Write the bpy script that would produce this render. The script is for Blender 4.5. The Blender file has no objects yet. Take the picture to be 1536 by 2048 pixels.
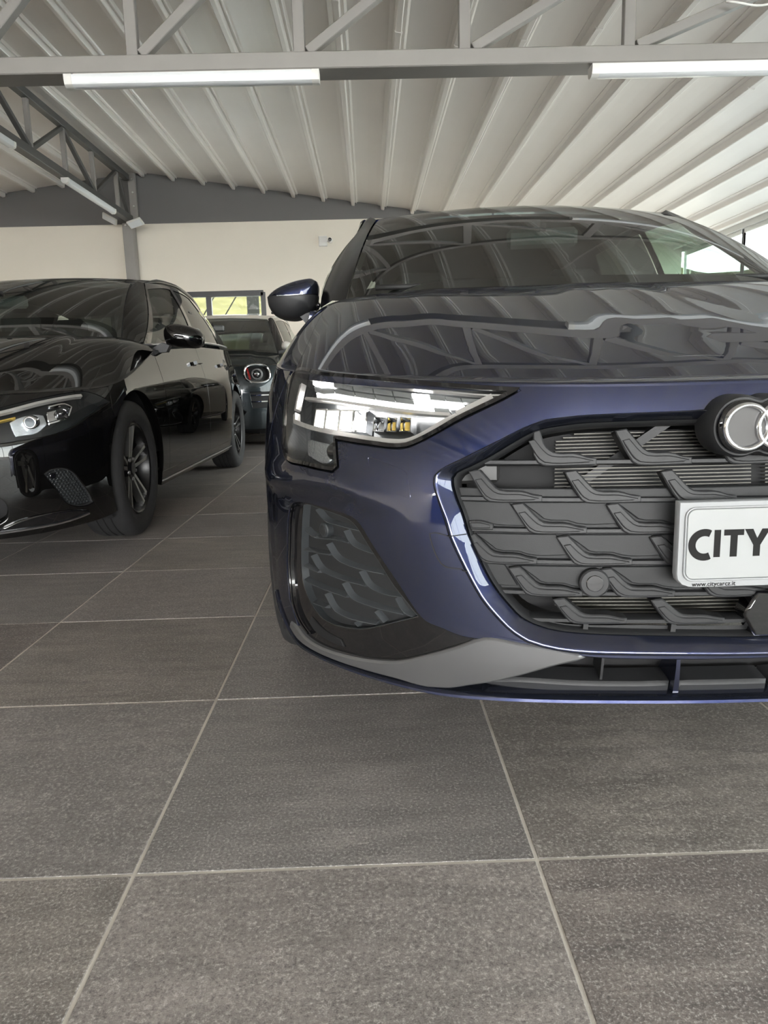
import bpy, math, random
import numpy as np
from mathutils import Vector, Matrix
from mathutils.geometry import delaunay_2d_cdt
random.seed(7); rng = np.random.default_rng(7)
scene = bpy.context.scene
COL = scene.collection
PI = math.pi

# ---------------------------------------------------------------- camera, light, exposure
def make_camera(h=.7158, pitch=.18168, yaw=.016873, roll=-.027097, f_px=1470.3):
    cp, sp, cy, sy, cr, sr = math.cos(pitch), math.sin(pitch), math.cos(yaw), math.sin(yaw), math.cos(roll), math.sin(roll)
    fwd = Vector((sy * cp, cy * cp, -sp)); right = Vector((cy, -sy, 0)); up = right.cross(fwd)
    r2 = right * cr + up * sr; u2 = up * cr - right * sr
    cam = bpy.data.cameras.new('camera'); ob = bpy.data.objects.new('camera', cam); COL.objects.link(ob)
    m = Matrix((r2, u2, -fwd)).transposed().to_4x4(); m.translation = Vector((0, 0, h)); ob.matrix_world = m
    cam.sensor_fit = 'VERTICAL'; cam.sensor_height = 36; cam.lens = f_px * 36 / 2048
    cam.clip_start = .02; cam.clip_end = 300
    scene.camera = ob
make_camera()
world = bpy.data.worlds.new('sky'); scene.world = world; world.use_nodes = True
wn = world.node_tree.nodes; wl = world.node_tree.links
bg = wn['Background']; bg.inputs['Strength'].default_value = 1.0
wtc = wn.new('ShaderNodeTexCoord'); wsep = wn.new('ShaderNodeSeparateXYZ'); wr = wn.new('ShaderNodeValToRGB')
wl.new(wtc.outputs['Generated'], wsep.inputs[0]); wl.new(wsep.outputs['Z'], wr.inputs[0]); wl.new(wr.outputs[0], bg.inputs['Color'])
wr.color_ramp.elements[0].position = .0; wr.color_ramp.elements[0].color = (1.0, .98, .94, 1)
wr.color_ramp.elements[1].position = .7; wr.color_ramp.elements[1].color = (.80, .90, 1.0, 1)
bg.inputs['Strength'].default_value = 3.0
vs = scene.view_settings
scene.display_settings.display_device = 'sRGB'
vs.view_transform = 'Standard'; vs.look = 'None'; vs.gamma = 1.0; vs.use_curve_mapping = False
vs.exposure = 3.6
scene.cycles.use_denoising = True
scene.cycles.max_bounces = 10; scene.cycles.diffuse_bounces = 5; scene.cycles.glossy_bounces = 5
scene.cycles.transparent_max_bounces = 14; scene.cycles.transmission_bounces = 4
scene.cycles.sample_clamp_indirect = 8.0
scene.cycles.caustics_reflective = False; scene.cycles.caustics_refractive = False
def portal(name, loc, rot, sx, sy):
    l = bpy.data.lights.new(name, 'AREA'); l.shape = 'RECTANGLE'; l.size = sx; l.size_y = sy; l.cycles.is_portal = True
    o = bpy.data.objects.new(name, l); COL.objects.link(o); o.location = loc; o.rotation_euler = rot
# the daylight openings of the hall (portals only guide the sky sampling)
portal('daylight_front_opening', (1.0, -14.05, 1.4), (PI / 2, 0, 0), 8.7, 2.8)
portal('daylight_side_glazing', (5.38, -.6, 1.55), (0, PI / 2, 0), 2.1, 26.6)
# ---------------------------------------------------------------- helpers
def link(o, parent=None):
    COL.objects.link(o)
    if parent is not None: o.parent = parent
    return o
def empty(name, loc=(0, 0, 0), rz=0.0):
    o = bpy.data.objects.new(name, None); o.empty_display_size = .1; link(o); o.location = loc; o.rotation_euler = (0, 0, rz); return o
def tag(o, label=None, cat=None, group=None, kind=None):
    if label: o['label'] = label
    if cat: o['category'] = cat
    if group: o['group'] = group
    if kind: o['kind'] = kind
    return o
def mesh_obj(name, V, Fc, m, parent=None, normals=None, smooth=True):
    me = bpy.data.meshes.new(name)
    me.from_pydata([tuple(map(float, v)) for v in V], [], [tuple(map(int, f)) for f in Fc])
    if smooth: me.polygons.foreach_set('use_smooth', [True] * len(me.polygons))
    me.update()
    if m is not None: me.materials.append(m)
    if normals is not None:
        me.normals_split_custom_set_from_vertices([tuple(map(float, n)) for n in normals])
    return link(bpy.data.objects.new(name, me), parent)
def mirror_x(o, parent=None):
    """a mirrored twin of a part on the other flank of a car"""
    me = o.data; V = np.empty(len(me.vertices) * 3); me.vertices.foreach_get('co', V); V = V.reshape(-1, 3) * [-1, 1, 1]
    Fc = [list(p.vertices)[::-1] for p in me.polygons]
    n = None
    if me.has_custom_normals:
        n = np.zeros((len(V), 3))
        for l in me.loops: n[l.vertex_index] = l.normal
        n = n * [-1, 1, 1]
    r = mesh_obj(o.name.split('.')[0], V, Fc, me.materials[0] if me.materials else None, parent if parent is not None else o.parent, n, me.polygons[0].use_smooth)
    for k in ('label',):
        if k in o: r[k] = o[k]
    for c in list(o.children): mirror_x(c, r)
    return r
class MB:
    """collects simple solids into one mesh"""
    def __init__(s): s.V = []; s.F = []
    def add(s, V, Fc):
        b = len(s.V); s.V += [tuple(v) for v in V]; s.F += [tuple(i + b for i in f) for f in Fc]; return s
    def box(s, c, d, bev=0.0, rot=None):
        x, y, z = [k / 2 for k in d]
        if bev <= 0:
            V = [(i * x, j * y, k * z) for k in (-1, 1) for j in (-1, 1) for i in (-1, 1)]
            Fc = [(0, 2, 3, 1), (4, 5, 7, 6), (0, 1, 5, 4), (2, 6, 7, 3), (0, 4, 6, 2), (1, 3, 7, 5)]
        else:
            bev = min(bev, x * .9, y * .9, z * .9); V = []; Fc = []; idx = {}
            for i in (-1, 1):
                for j in (-1, 1):
                    for k in (-1, 1):
                        for a in range(3):
                            p = [i * (x - bev), j * (y - bev), k * (z - bev)]
                            p[a] += (i, j, k)[a] * bev; idx[i, j, k, a] = len(V); V.append(tuple(p))
            for a in range(3):
                b, c2 = (a + 1) % 3, (a + 2) % 3
                for sg in (-1, 1):
                    q = []
                    for (m, n) in ((-1, -1), (1, -1), (1, 1), (-1, 1)):
                        t = [0, 0, 0]; t[a] = sg; t[b] = m; t[c2] = n; q.append(idx[t[0], t[1], t[2], a])
                    Fc.append(tuple(q if sg > 0 else q[::-1]))
                for m in (-1, 1):
                    for n in (-1, 1):
                        t0 = [0, 0, 0]; t1 = [0, 0, 0]; t0[a] = -1; t1[a] = 1
                        t0[b] = t1[b] = m; t0[c2] = t1[c2] = n
                        q = [idx[(*t0, b)], idx[(*t1, b)], idx[(*t1, c2)], idx[(*t0, c2)]]
                        Fc.append(tuple(q if m * n < 0 else q[::-1]))
            for i in (-1, 1):
                for j in (-1, 1):
                    for k in (-1, 1):
                        q = [idx[i, j, k, a] for a in range(3)]; Fc.append(tuple(q if i * j * k > 0 else q[::-1]))
        if rot is not None: V = [tuple(rot @ Vector(v)) for v in V]
        return s.add([(v[0] + c[0], v[1] + c[1], v[2] + c[2]) for v in V], Fc)
    def bar(s, a, b, w, h, up=(0, 0, 1), bev=0.0):
        a = Vector(a); b = Vector(b); t = (b - a); L = t.length; t.normalize(); u = Vector(up)
        sd = t.cross(u); sd.normalize(); u2 = sd.cross(t)
        return s.box((a + b) / 2, (w, L, h), bev, Matrix((sd, t, u2)).transposed())
    def lathe(s, prof, axis='y', c=(0, 0, 0), n=32, closed=False):
        V = []; Fc = []; m = len(prof)
        for i in range(n):
            an = 2 * PI * i / n; ca, sa = math.cos(an), math.sin(an)
            for r, h in prof:
                p = {'y': (r * ca, h, r * sa), 'z': (r * ca, r * sa, h), 'x': (h, r * ca, r * sa)}[axis]
                V.append((p[0] + c[0], p[1] + c[1], p[2] + c[2]))
        for i in range(n):
            for j in range(m if closed else m - 1):
                a = i * m + j; b = i * m + (j + 1) % m; c2 = ((i + 1) % n) * m + (j + 1) % m; d = ((i + 1) % n) * m + j
                Fc.append((a, b, c2, d))
        return s.add(V, Fc)
    def tube(s, path, r, n=8, closed=False, cap=True):
        P = [Vector(p) for p in path]; m = len(P); V = []; Fc = []; prev = None
        for i in range(m):
            t = (P[(i + 1) % m] - P[i - 1]) if closed else (P[min(i + 1, m - 1)] - P[max(i - 1, 0)])
            t.normalize()
            u = (Vector((0, 0, 1)) if abs(t.z) < .95 else Vector((1, 0, 0))) if prev is None else prev
            u = (u - t * u.dot(t)); u.normalize(); prev = u; w = t.cross(u)
            rr = r[i] if isinstance(r, (list, tuple)) else r
            for k in range(n):
                an = 2 * PI * k / n; V.append(tuple(P[i] + u * rr * math.cos(an) + w * rr * math.sin(an)))
        for i in range(m if closed else m - 1):
            for k in range(n):
                Fc.append((i * n + k, i * n + (k + 1) % n, ((i + 1) % m) * n + (k + 1) % n, ((i + 1) % m) * n + k))
        if cap and not closed: Fc += [tuple(range(n))[::-1], tuple((m - 1) * n + k for k in range(n))]
        return s.add(V, Fc)
    def prism(s, poly, y0, y1, ch=0.0):
        """polygon in x,z (counter-clockwise seen from -y) extruded along y; y0 is the near face"""
        n = len(poly); V = []; Fc = []
        if ch > 0:
            c = np.mean(poly, axis=0); inn = []
            P = np.array(poly)
            for i in range(n):
                a = P[i - 1]; b = P[i]; d = P[(i + 1) % n]
                n1 = np.array([-(b - a)[1], (b - a)[0]]); n1 = n1 / (np.linalg.norm(n1) + 1e-9)
                n2 = np.array([-(d - b)[1], (d - b)[0]]); n2 = n2 / (np.linalg.norm(n2) + 1e-9)
                q = n1 + n2; q = q / max(.35, q @ q) * 2 * .5 * 1.0
                inn.append(b + q * ch * 1.0)
            lay = [(inn, y0), (poly, y0 + ch), (poly, y1)]
        else: lay = [(poly, y0), (poly, y1)]
        for pl, y in lay: V += [(p[0], y, p[1]) for p in pl]
        Fc.append(tuple(range(n)))
        for k in range(len(lay) - 1):
            for i in range(n):
                Fc.append((k * n + i, (k + 1) * n + i, (k + 1) * n + (i + 1) % n, k * n + (i + 1) % n))
        Fc.append(tuple((len(lay) - 1) * n + i for i in range(n))[::-1])
        return s.add(V, Fc)
    def build(s, name, m, parent=None, smooth=False): return mesh_obj(name, s.V, s.F, m, parent, None, smooth)

def resample(pts, closed=True, step=.01, sharp=38):
    """a Catmull-Rom curve through the points that keeps sharp corners"""
    P = np.array(pts, float); n = len(P); out = []
    def corner(i):
        if not closed and (i == 0 or i == n - 1): return True
        a = P[i] - P[i - 1]; b = P[(i + 1) % n] - P[i]
        la, lb = np.linalg.norm(a), np.linalg.norm(b)
        if la < 1e-9 or lb < 1e-9: return True
        return math.degrees(math.acos(np.clip(a @ b / la / lb, -1, 1))) > sharp
    cr = [corner(i) for i in range(n)]
    for i in range(n if closed else n - 1):
        p1 = P[i]; p2 = P[(i + 1) % n]; L = np.linalg.norm(p2 - p1)
        p0 = p1 - (p2 - p1) if cr[i] else P[i - 1]; p3 = p2 + (p2 - p1) if cr[(i + 1) % n] else P[(i + 2) % n]
        d1 = max(np.linalg.norm(p1 - p0), 1e-9); d3 = max(np.linalg.norm(p3 - p2), 1e-9)
        m1 = ((p1 - p0) / d1 + (p2 - p1) / max(L, 1e-9)) * .5 * L; m2 = ((p2 - p1) / max(L, 1e-9) + (p3 - p2) / d3) * .5 * L
        k = max(1, int(round(L / step)))
        for j in range(k):
            t = j / k; t2 = t * t; t3 = t2 * t
            out.append((2 * t3 - 3 * t2 + 1) * p1 + (t3 - 2 * t2 + t) * m1 + (-2 * t3 + 3 * t2) * p2 + (t3 - t2) * m2)
    if not closed: out.append(P[-1])
    return np.array(out)
def inside(pts, poly):
    x, y = pts[:, 0], pts[:, 1]; c = np.zeros(len(pts), bool); n = len(poly)
    for i in range(n):
        x1, y1 = poly[i]; x2, y2 = poly[(i + 1) % n]
        if y1 == y2: continue
        k = ((y1 > y) != (y2 > y)) & (x < (x2 - x1) * (y - y1) / (y2 - y1) + x1); c ^= k
    return c
def near(pts, loop, d):
    keep = np.ones(len(pts), bool)
    for i in range(0, len(pts), 4000):
        q = pts[i:i + 4000]; dd = ((q[:, None, :] - loop[None]) ** 2).sum(-1).min(1); keep[i:i + 4000] = dd > d * d
    return keep
def snormal(surf, u, v, e=2e-4):
    du = surf(u + e, v) - surf(u - e, v); dv = surf(u, v + e) - surf(u, v - e)
    n = np.cross(du, dv); return n / (np.linalg.norm(n, axis=-1, keepdims=True) + 1e-12)
def onsurf(surf, uv, off=0.0, dy=0.0):
    uv = np.atleast_2d(np.asarray(uv, float)); p = surf(uv[:, 0], uv[:, 1]); n = snormal(surf, uv[:, 0], uv[:, 1])
    p = p + n * off; p[:, 1] += dy; return p, n
def panel(name, surf, outline, m, parent, holes=(), step=.025, off=0.0, dy=0.0, rim=.012, ch=.0015, bstep=None, raw=False, disp=None, sharp=38):
    """a piece of bodywork: the outline (and holes) cut out of a curved surface, with a turned-in edge"""
    bs = bstep or min(step, .015)
    loops = [np.array(outline, float) if raw else resample(outline, True, bs, sharp)] + [np.array(h, float) if raw else resample(h, True, bs, sharp) for h in holes]
    for i, lp in enumerate(loops):
        a = .5 * np.sum(lp[:, 0] * np.roll(lp[:, 1], -1) - np.roll(lp[:, 0], -1) * lp[:, 1])
        if (a < 0) == (i == 0): loops[i] = lp[::-1].copy()
    lo = loops[0].min(0); hi = loops[0].max(0); g = []
    ny = int((hi[1] - lo[1]) / (step * .87)) + 1
    for j in range(ny + 1):
        y = lo[1] + j * step * .87; xs = np.arange(lo[0] + (step / 2 if j % 2 else 0), hi[0] + 1e-9, step)
        g.append(np.c_[xs, np.full(len(xs), y)])
    g = np.concatenate(g) if g else np.zeros((0, 2))
    k = inside(g, loops[0])
    for h in loops[1:]: k &= ~inside(g, h)
    g = g[k]
    if len(g): g = g[near(g, np.concatenate(loops), min(step, bs * 2) * .55)]
    pts = np.concatenate(loops + [g]); ed = []; b = 0
    for lp in loops:
        n = len(lp); ed += [(b + i, b + (i + 1) % n) for i in range(n)]; b += n
    r = delaunay_2d_cdt([Vector((float(p[0]), float(p[1]))) for p in pts], ed, [], 0, 1e-7)
    q = np.array([[v[0], v[1]] for v in r[0]]); T = np.array([f for f in r[2] if len(f) == 3])
    c = q[T].mean(1); k = inside(c, loops[0])
    for h in loops[1:]: k &= ~inside(c, h)
    T = T[k]
    a = q[T]; ar = (a[:, 1, 0] - a[:, 0, 0]) * (a[:, 2, 1] - a[:, 0, 1]) - (a[:, 2, 0] - a[:, 0, 0]) * (a[:, 1, 1] - a[:, 0, 1])
    T[ar < 0] = T[ar < 0][:, ::-1]
    sf = surf
    if disp is not None:
        def sf(u, v):
            p = surf(u, v); return p + disp(u, v)
    P, N = onsurf(sf, q, off, dy)
    V = [P]; NN = [N]; Fc = [tuple(t) for t in T]; base = len(P)
    if rim:
        for lp in loops:
            p, n = onsurf(sf, lp, off, dy); m2 = len(p)
            t = np.roll(p, -1, 0) - np.roll(p, 1, 0); t /= np.linalg.norm(t, axis=1, keepdims=True) + 1e-12
            o = np.cross(t, n)
            r1 = p + o * ch - n * ch; r2 = r1 - n * rim
            V += [p, r1, r1, r2]; n1 = (o + n); n1 /= np.linalg.norm(n1, axis=1, keepdims=True); NN += [n1 * .6 + n * .4, n1, o, o]
            for i in range(m2):
                j = (i + 1) % m2
                Fc.append((base + i, base + m2 + i, base + m2 + j, base + j))
                Fc.append((base + 2 * m2 + i, base + 3 * m2 + i, base + 3 * m2 + j, base + 2 * m2 + j))
            base += 4 * m2
    return mesh_obj(name, np.concatenate(V), Fc, m, parent, np.concatenate(NN))
def sweep(name, surf, path, prof, m, parent, closed=False, step=.01, off=0.0, dy=0.0, raw=False, closed_prof=True, cap=True, sharp=38, taper=None):
    """a moulding: profile (a across, b outwards) carried along a path on a surface"""
    uv = np.array(path, float) if raw else resample(path, closed, step, sharp)
    p, n = onsurf(surf, uv, off, dy)
    t = (np.roll(p, -1, 0) - np.roll(p, 1, 0)) if closed else np.gradient(p, axis=0)
    t /= np.linalg.norm(t, axis=1, keepdims=True) + 1e-12
    sd = np.cross(t, n); sd /= np.linalg.norm(sd, axis=1, keepdims=True) + 1e-12
    pr = np.array(prof, float); k = len(pr); N = len(p)
    tp = np.ones(N) if taper is None else np.interp(np.linspace(0, 1, N), *zip(*taper))
    V = (p[:, None, :] + sd[:, None, :] * (pr[None, :, :1] * tp[:, None, None]) + n[:, None, :] * (pr[None, :, 1:] * tp[:, None, None])).reshape(-1, 3); Fc = []
    for i in range(N if closed else N - 1):
        for j in range(k if closed_prof else k - 1):
            Fc.append((i * k + j, i * k + (j + 1) % k, ((i + 1) % N) * k + (j + 1) % k, ((i + 1) % N) * k + j))
    if not closed and closed_prof and cap: Fc += [tuple(range(k))[::-1], tuple((N - 1) * k + j for j in range(k))]
    o = mesh_obj(name, V, Fc, m, parent); flat_sharp(o, 40); return o
def flat_sharp(o, deg=35):
    """smooth shading that keeps hard edges hard; normals made consistent"""
    import bmesh
    bm = bmesh.new(); bm.from_mesh(o.data); bmesh.ops.recalc_face_normals(bm, faces=bm.faces)
    for e in bm.edges: e.smooth = len(e.link_faces) == 2 and e.calc_face_angle(0) < math.radians(deg)
    for f in bm.faces: f.smooth = True
    bm.to_mesh(o.data); bm.free(); return o
def strip(name, rows, m, parent, closed=False, deg=180):
    """a skin through rows of equally many 3-D points"""
    R = [np.asarray(r) for r in rows]; n = len(R[0]); V = np.concatenate(R); Fc = []
    for a in range(len(R) - 1):
        for i in range(n if closed else n - 1):
            j = (i + 1) % n; Fc.append((a * n + i, a * n + j, (a + 1) * n + j, (a + 1) * n + i))
    o = mesh_obj(name, V, Fc, m, parent); flat_sharp(o, deg); return o
def rrect(w, h, r, n=4, cx=0, cz=0):
    out = []
    for (sx, sz, a0) in ((1, -1, -90), (1, 1, 0), (-1, 1, 90), (-1, -1, 180)):
        for k in range(n + 1):
            a = math.radians(a0 + 90 * k / n); out.append((cx + sx * (w / 2 - r) + r * math.cos(a), cz + sz * (h / 2 - r) + r * math.sin(a)))
    return out

# ---------------------------------------------------------------- materials
def mat(name, col, rough=.5, metal=0.0, coat=0.0, coat_r=.03, spec=.5, emit=None, estr=0.0, noise=None, bump=None, ior=1.5):
    m = bpy.data.materials.new(name); m.use_nodes = True; nt = m.node_tree; b = nt.nodes['Principled BSDF']
    b.inputs['Base Color'].default_value = (*col, 1); b.inputs['Roughness'].default_value = rough; b.inputs['Metallic'].default_value = metal
    b.inputs['Coat Weight'].default_value = coat; b.inputs['Coat Roughness'].default_value = coat_r
    b.inputs['Specular IOR Level'].default_value = spec; b.inputs['IOR'].default_value = ior
    if emit: b.inputs['Emission Color'].default_value = (*emit, 1); b.inputs['Emission Strength'].default_value = estr
    if noise or bump: tc = nt.nodes.new('ShaderNodeTexCoord')
    if noise:   # (scale, amount): slight procedural mottling of the colour
        nz = nt.nodes.new('ShaderNodeTexNoise'); nz.inputs['Scale'].default_value = noise[0]; nz.inputs['Detail'].default_value = 5
        mx = nt.nodes.new('ShaderNodeMix'); mx.data_type = 'RGBA'
        a = noise[1]; mx.inputs['A'].default_value = (*[c * (1 - a) for c in col], 1); mx.inputs['B'].default_value = (*[min(1, c * (1 + a)) for c in col], 1)
        nt.links.new(tc.outputs['Object'], nz.inputs['Vector']); nt.links.new(nz.outputs['Fac'], mx.inputs['Factor']); nt.links.new(mx.outputs['Result'], b.inputs['Base Color'])
    if bump:    # (scale, strength)
        nb = nt.nodes.new('ShaderNodeTexNoise'); nb.inputs['Scale'].default_value = bump[0]; nb.inputs['Detail'].default_value = 4
        bp = nt.nodes.new('ShaderNodeBump'); bp.inputs['Strength'].default_value = bump[1]; bp.inputs['Distance'].default_value = .002
        nt.links.new(tc.outputs['Object'], nb.inputs['Vector']); nt.links.new(nb.outputs['Fac'], bp.inputs['Height']); nt.links.new(bp.outputs['Normal'], b.inputs['Normal'])
    return m
def glass_mat(name, tint, ior=1.55, rough=0.0):
    """thin glass sheet: Fresnel reflection over tinted transparency"""
    m = bpy.data.materials.new(name); m.use_nodes = True; nt = m.node_tree; nt.nodes.clear()
    o = nt.nodes.new('ShaderNodeOutputMaterial'); mx = nt.nodes.new('ShaderNodeMixShader'); t = nt.nodes.new('ShaderNodeBsdfTransparent')
    g = nt.nodes.new('ShaderNodeBsdfGlossy'); f = nt.nodes.new('ShaderNodeFresnel')
    t.inputs['Color'].default_value = (*tint, 1); g.inputs['Roughness'].default_value = rough; f.inputs['IOR'].default_value = ior
    ge = nt.nodes.new('ShaderNodeNewGeometry'); mi = nt.nodes.new('ShaderNodeMix'); mi.inputs['A'].default_value = ior; mi.inputs['B'].default_value = 1 / ior
    nt.links.new(ge.outputs['Backfacing'], mi.inputs['Factor']); nt.links.new(mi.outputs['Result'], f.inputs['IOR'])
    nt.links.new(f.outputs[0], mx.inputs[0]); nt.links.new(t.outputs[0], mx.inputs[1]); nt.links.new(g.outputs[0], mx.inputs[2]); nt.links.new(mx.outputs[0], o.inputs[0])
    return m
def paint(name, col, flake, frac, refl=.55, ior=1.5):
    """car paint: dark diffuse with a blurred flake gloss, under a clear coat"""
    m = bpy.data.materials.new(name); m.use_nodes = True; nt = m.node_tree; nt.nodes.clear(); N = nt.nodes.new; L = nt.links.new
    o = N('ShaderNodeOutputMaterial'); d = N('ShaderNodeBsdfDiffuse'); g = N('ShaderNodeBsdfGlossy'); c = N('ShaderNodeBsdfGlossy')
    m1 = N('ShaderNodeMixShader'); m2 = N('ShaderNodeMixShader'); f = N('ShaderNodeFresnel'); mr = N('ShaderNodeMapRange')
    tc = N('ShaderNodeTexCoord'); v = N('ShaderNodeTexNoise'); v.inputs['Scale'].default_value = 900; mx = N('ShaderNodeMix'); mx.data_type = 'RGBA'
    mx.inputs['A'].default_value = (*[k * .8 for k in flake], 1); mx.inputs['B'].default_value = (*[min(1, k * 1.2) for k in flake], 1)
    L(tc.outputs['Object'], v.inputs['Vector']); L(v.outputs['Fac'], mx.inputs['Factor']); L(mx.outputs['Result'], g.inputs['Color'])
    d.inputs['Color'].default_value = (*col, 1); g.inputs['Roughness'].default_value = .33; c.inputs['Roughness'].default_value = .008
    m1.inputs[0].default_value = frac; f.inputs['IOR'].default_value = ior
    mr.inputs['From Min'].default_value = .04; mr.inputs['From Max'].default_value = 1; mr.inputs['To Min'].default_value = .04; mr.inputs['To Max'].default_value = refl
    L(d.outputs[0], m1.inputs[1]); L(g.outputs[0], m1.inputs[2]); L(f.outputs[0], mr.inputs['Value']); L(mr.outputs[0], m2.inputs[0])
    L(m1.outputs[0], m2.inputs[1]); L(c.outputs[0], m2.inputs[2]); L(m2.outputs[0], o.inputs[0])
    return m
M = dict(
    blue=paint('metallic_blue_paint', (.0125, .0140, .018), (.013, .030, .165), .30, 1.0, 1.85),  # greyish base colour also stands in for lens haze over the paint
    blackp=paint('black_paint', (.0035, .0034, .0034), (.006, .006, .0062), .2, 1.0, 1.8),
    greyp=paint('dark_grey_paint', (.012, .016, .018), (.05, .06, .065), .4, .5),
    whitep=mat('white_paint', (.62, .60, .56), .35, 0, .8),
    satin=mat('satin_black_plastic', (.024, .0245, .026), .46, spec=.35, bump=(900, .12)),
    satin2=mat('satin_black_panel', (.022, .0228, .024), .50, spec=.3, bump=(900, .10)),
    gloss=mat('gloss_black_plastic', (.004, .004, .005), .06, 0, 1.0, .02),
    dark=mat('dark_cavity', (.006, .006, .007), .7),
    fingrey=mat('textured_grey_plastic', (.030, .0335, .036), .42, spec=.5, bump=(700, .15)),
    finedge=mat('highlight_fin_plastic', (.055, .060, .064), .26, spec=.7, bump=(700, .06)),  # lighter colour stands in for highlights along the intake fins
    pillar=mat('black_pillar_gloss', (.006, .006, .0065), .22, spec=.22),
    mirback=mat('mirror_back_sheen_grey', (.10, .105, .105), .5),  # grey colour stands in for the reflection on the mirror's back
    blade=mat('matte_grey_blade', (.15, .15, .153), .30, .55, bump=(1500, .06)),
    chrome=mat('chrome', (.85, .86, .88), .05, 1.0),
    alu=mat('brushed_aluminium', (.55, .56, .58), .3, 1.0),
    slat=mat('radiator_slat', (.055, .055, .055), .4, .4),
    fin_edge=mat('radiator_edge', (.13, .125, .11), .5, .2),
    rubber=mat('black_rubber', (.012, .012, .012), .65),
    tyre=mat('tyre_rubber', (.022, .022, .023), .75, noise=(30, .25), bump=(200, .2)),
    rimdark=mat('black_alloy', (.012, .012, .013), .3, .5),
    rimface=mat('machined_alloy', (.30, .30, .29), .28, .9),
    disc=mat('brake_disc', (.25, .25, .26), .35, 1.0),
    trim=mat('interior_black', (.032, .032, .034), .75),
    trim2=mat('interior_soft', (.03, .03, .032), .8),
    trimgrey=mat('interior_grey', (.06, .062, .065), .7),
    headliner=mat('headliner', (.09, .09, .088), .9),
    plate=mat('plate_white', (.35, .362, .362), .35, noise=(14, .03)),
    holder=mat('plate_holder_white', (.33, .34, .35), .3, 0, .4),
    ink=mat('plate_lettering', (.012, .0115, .0115), .6, spec=.15),
    drl_on=mat('daytime_light_lit', (.9, .9, .9), .4, emit=(1, .985, .95), estr=1.1),
    drl_off=mat('daytime_light_unlit', (.20, .205, .205), .4, .1),
    beam=mat('low_beam_lit', (.9, .9, .9), .3, emit=(1, .995, .97), estr=12.0),
    lampframe=mat('lamp_silver_frame', (.62, .60, .58), .3, .6),
    lampdark=mat('lamp_dark_cavity', (.03, .032, .034), .3, .3),
    amber=mat('amber_reflector', (.75, .52, .12), .25, .5),
    reflector=mat('lamp_reflector', (.8, .82, .84), .12, 1.0),
    ringface=mat('badge_grey_disc', (.075, .073, .073), .45, .2),
    glass=glass_mat('windscreen_glass', (.40, .47, .43), 2.7),
    sideglass=glass_mat('side_glass', (.62, .78, .68), 1.55),
    darkglass=glass_mat('privacy_glass', (.10, .11, .11), 1.6),
    lens=glass_mat('lamp_lens', (.94, .95, .95), 1.45),
    sparkle=mat('faceted_reflector', (.62, .66, .70), .22, .9, bump=(420, 1.0)),
    mirror=mat('mirror_glass', (.55, .6, .6), .03, 1.0),
    redlens=mat('red_lens', (.35, .01, .01), .15, 0, 1.0),
)
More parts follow.
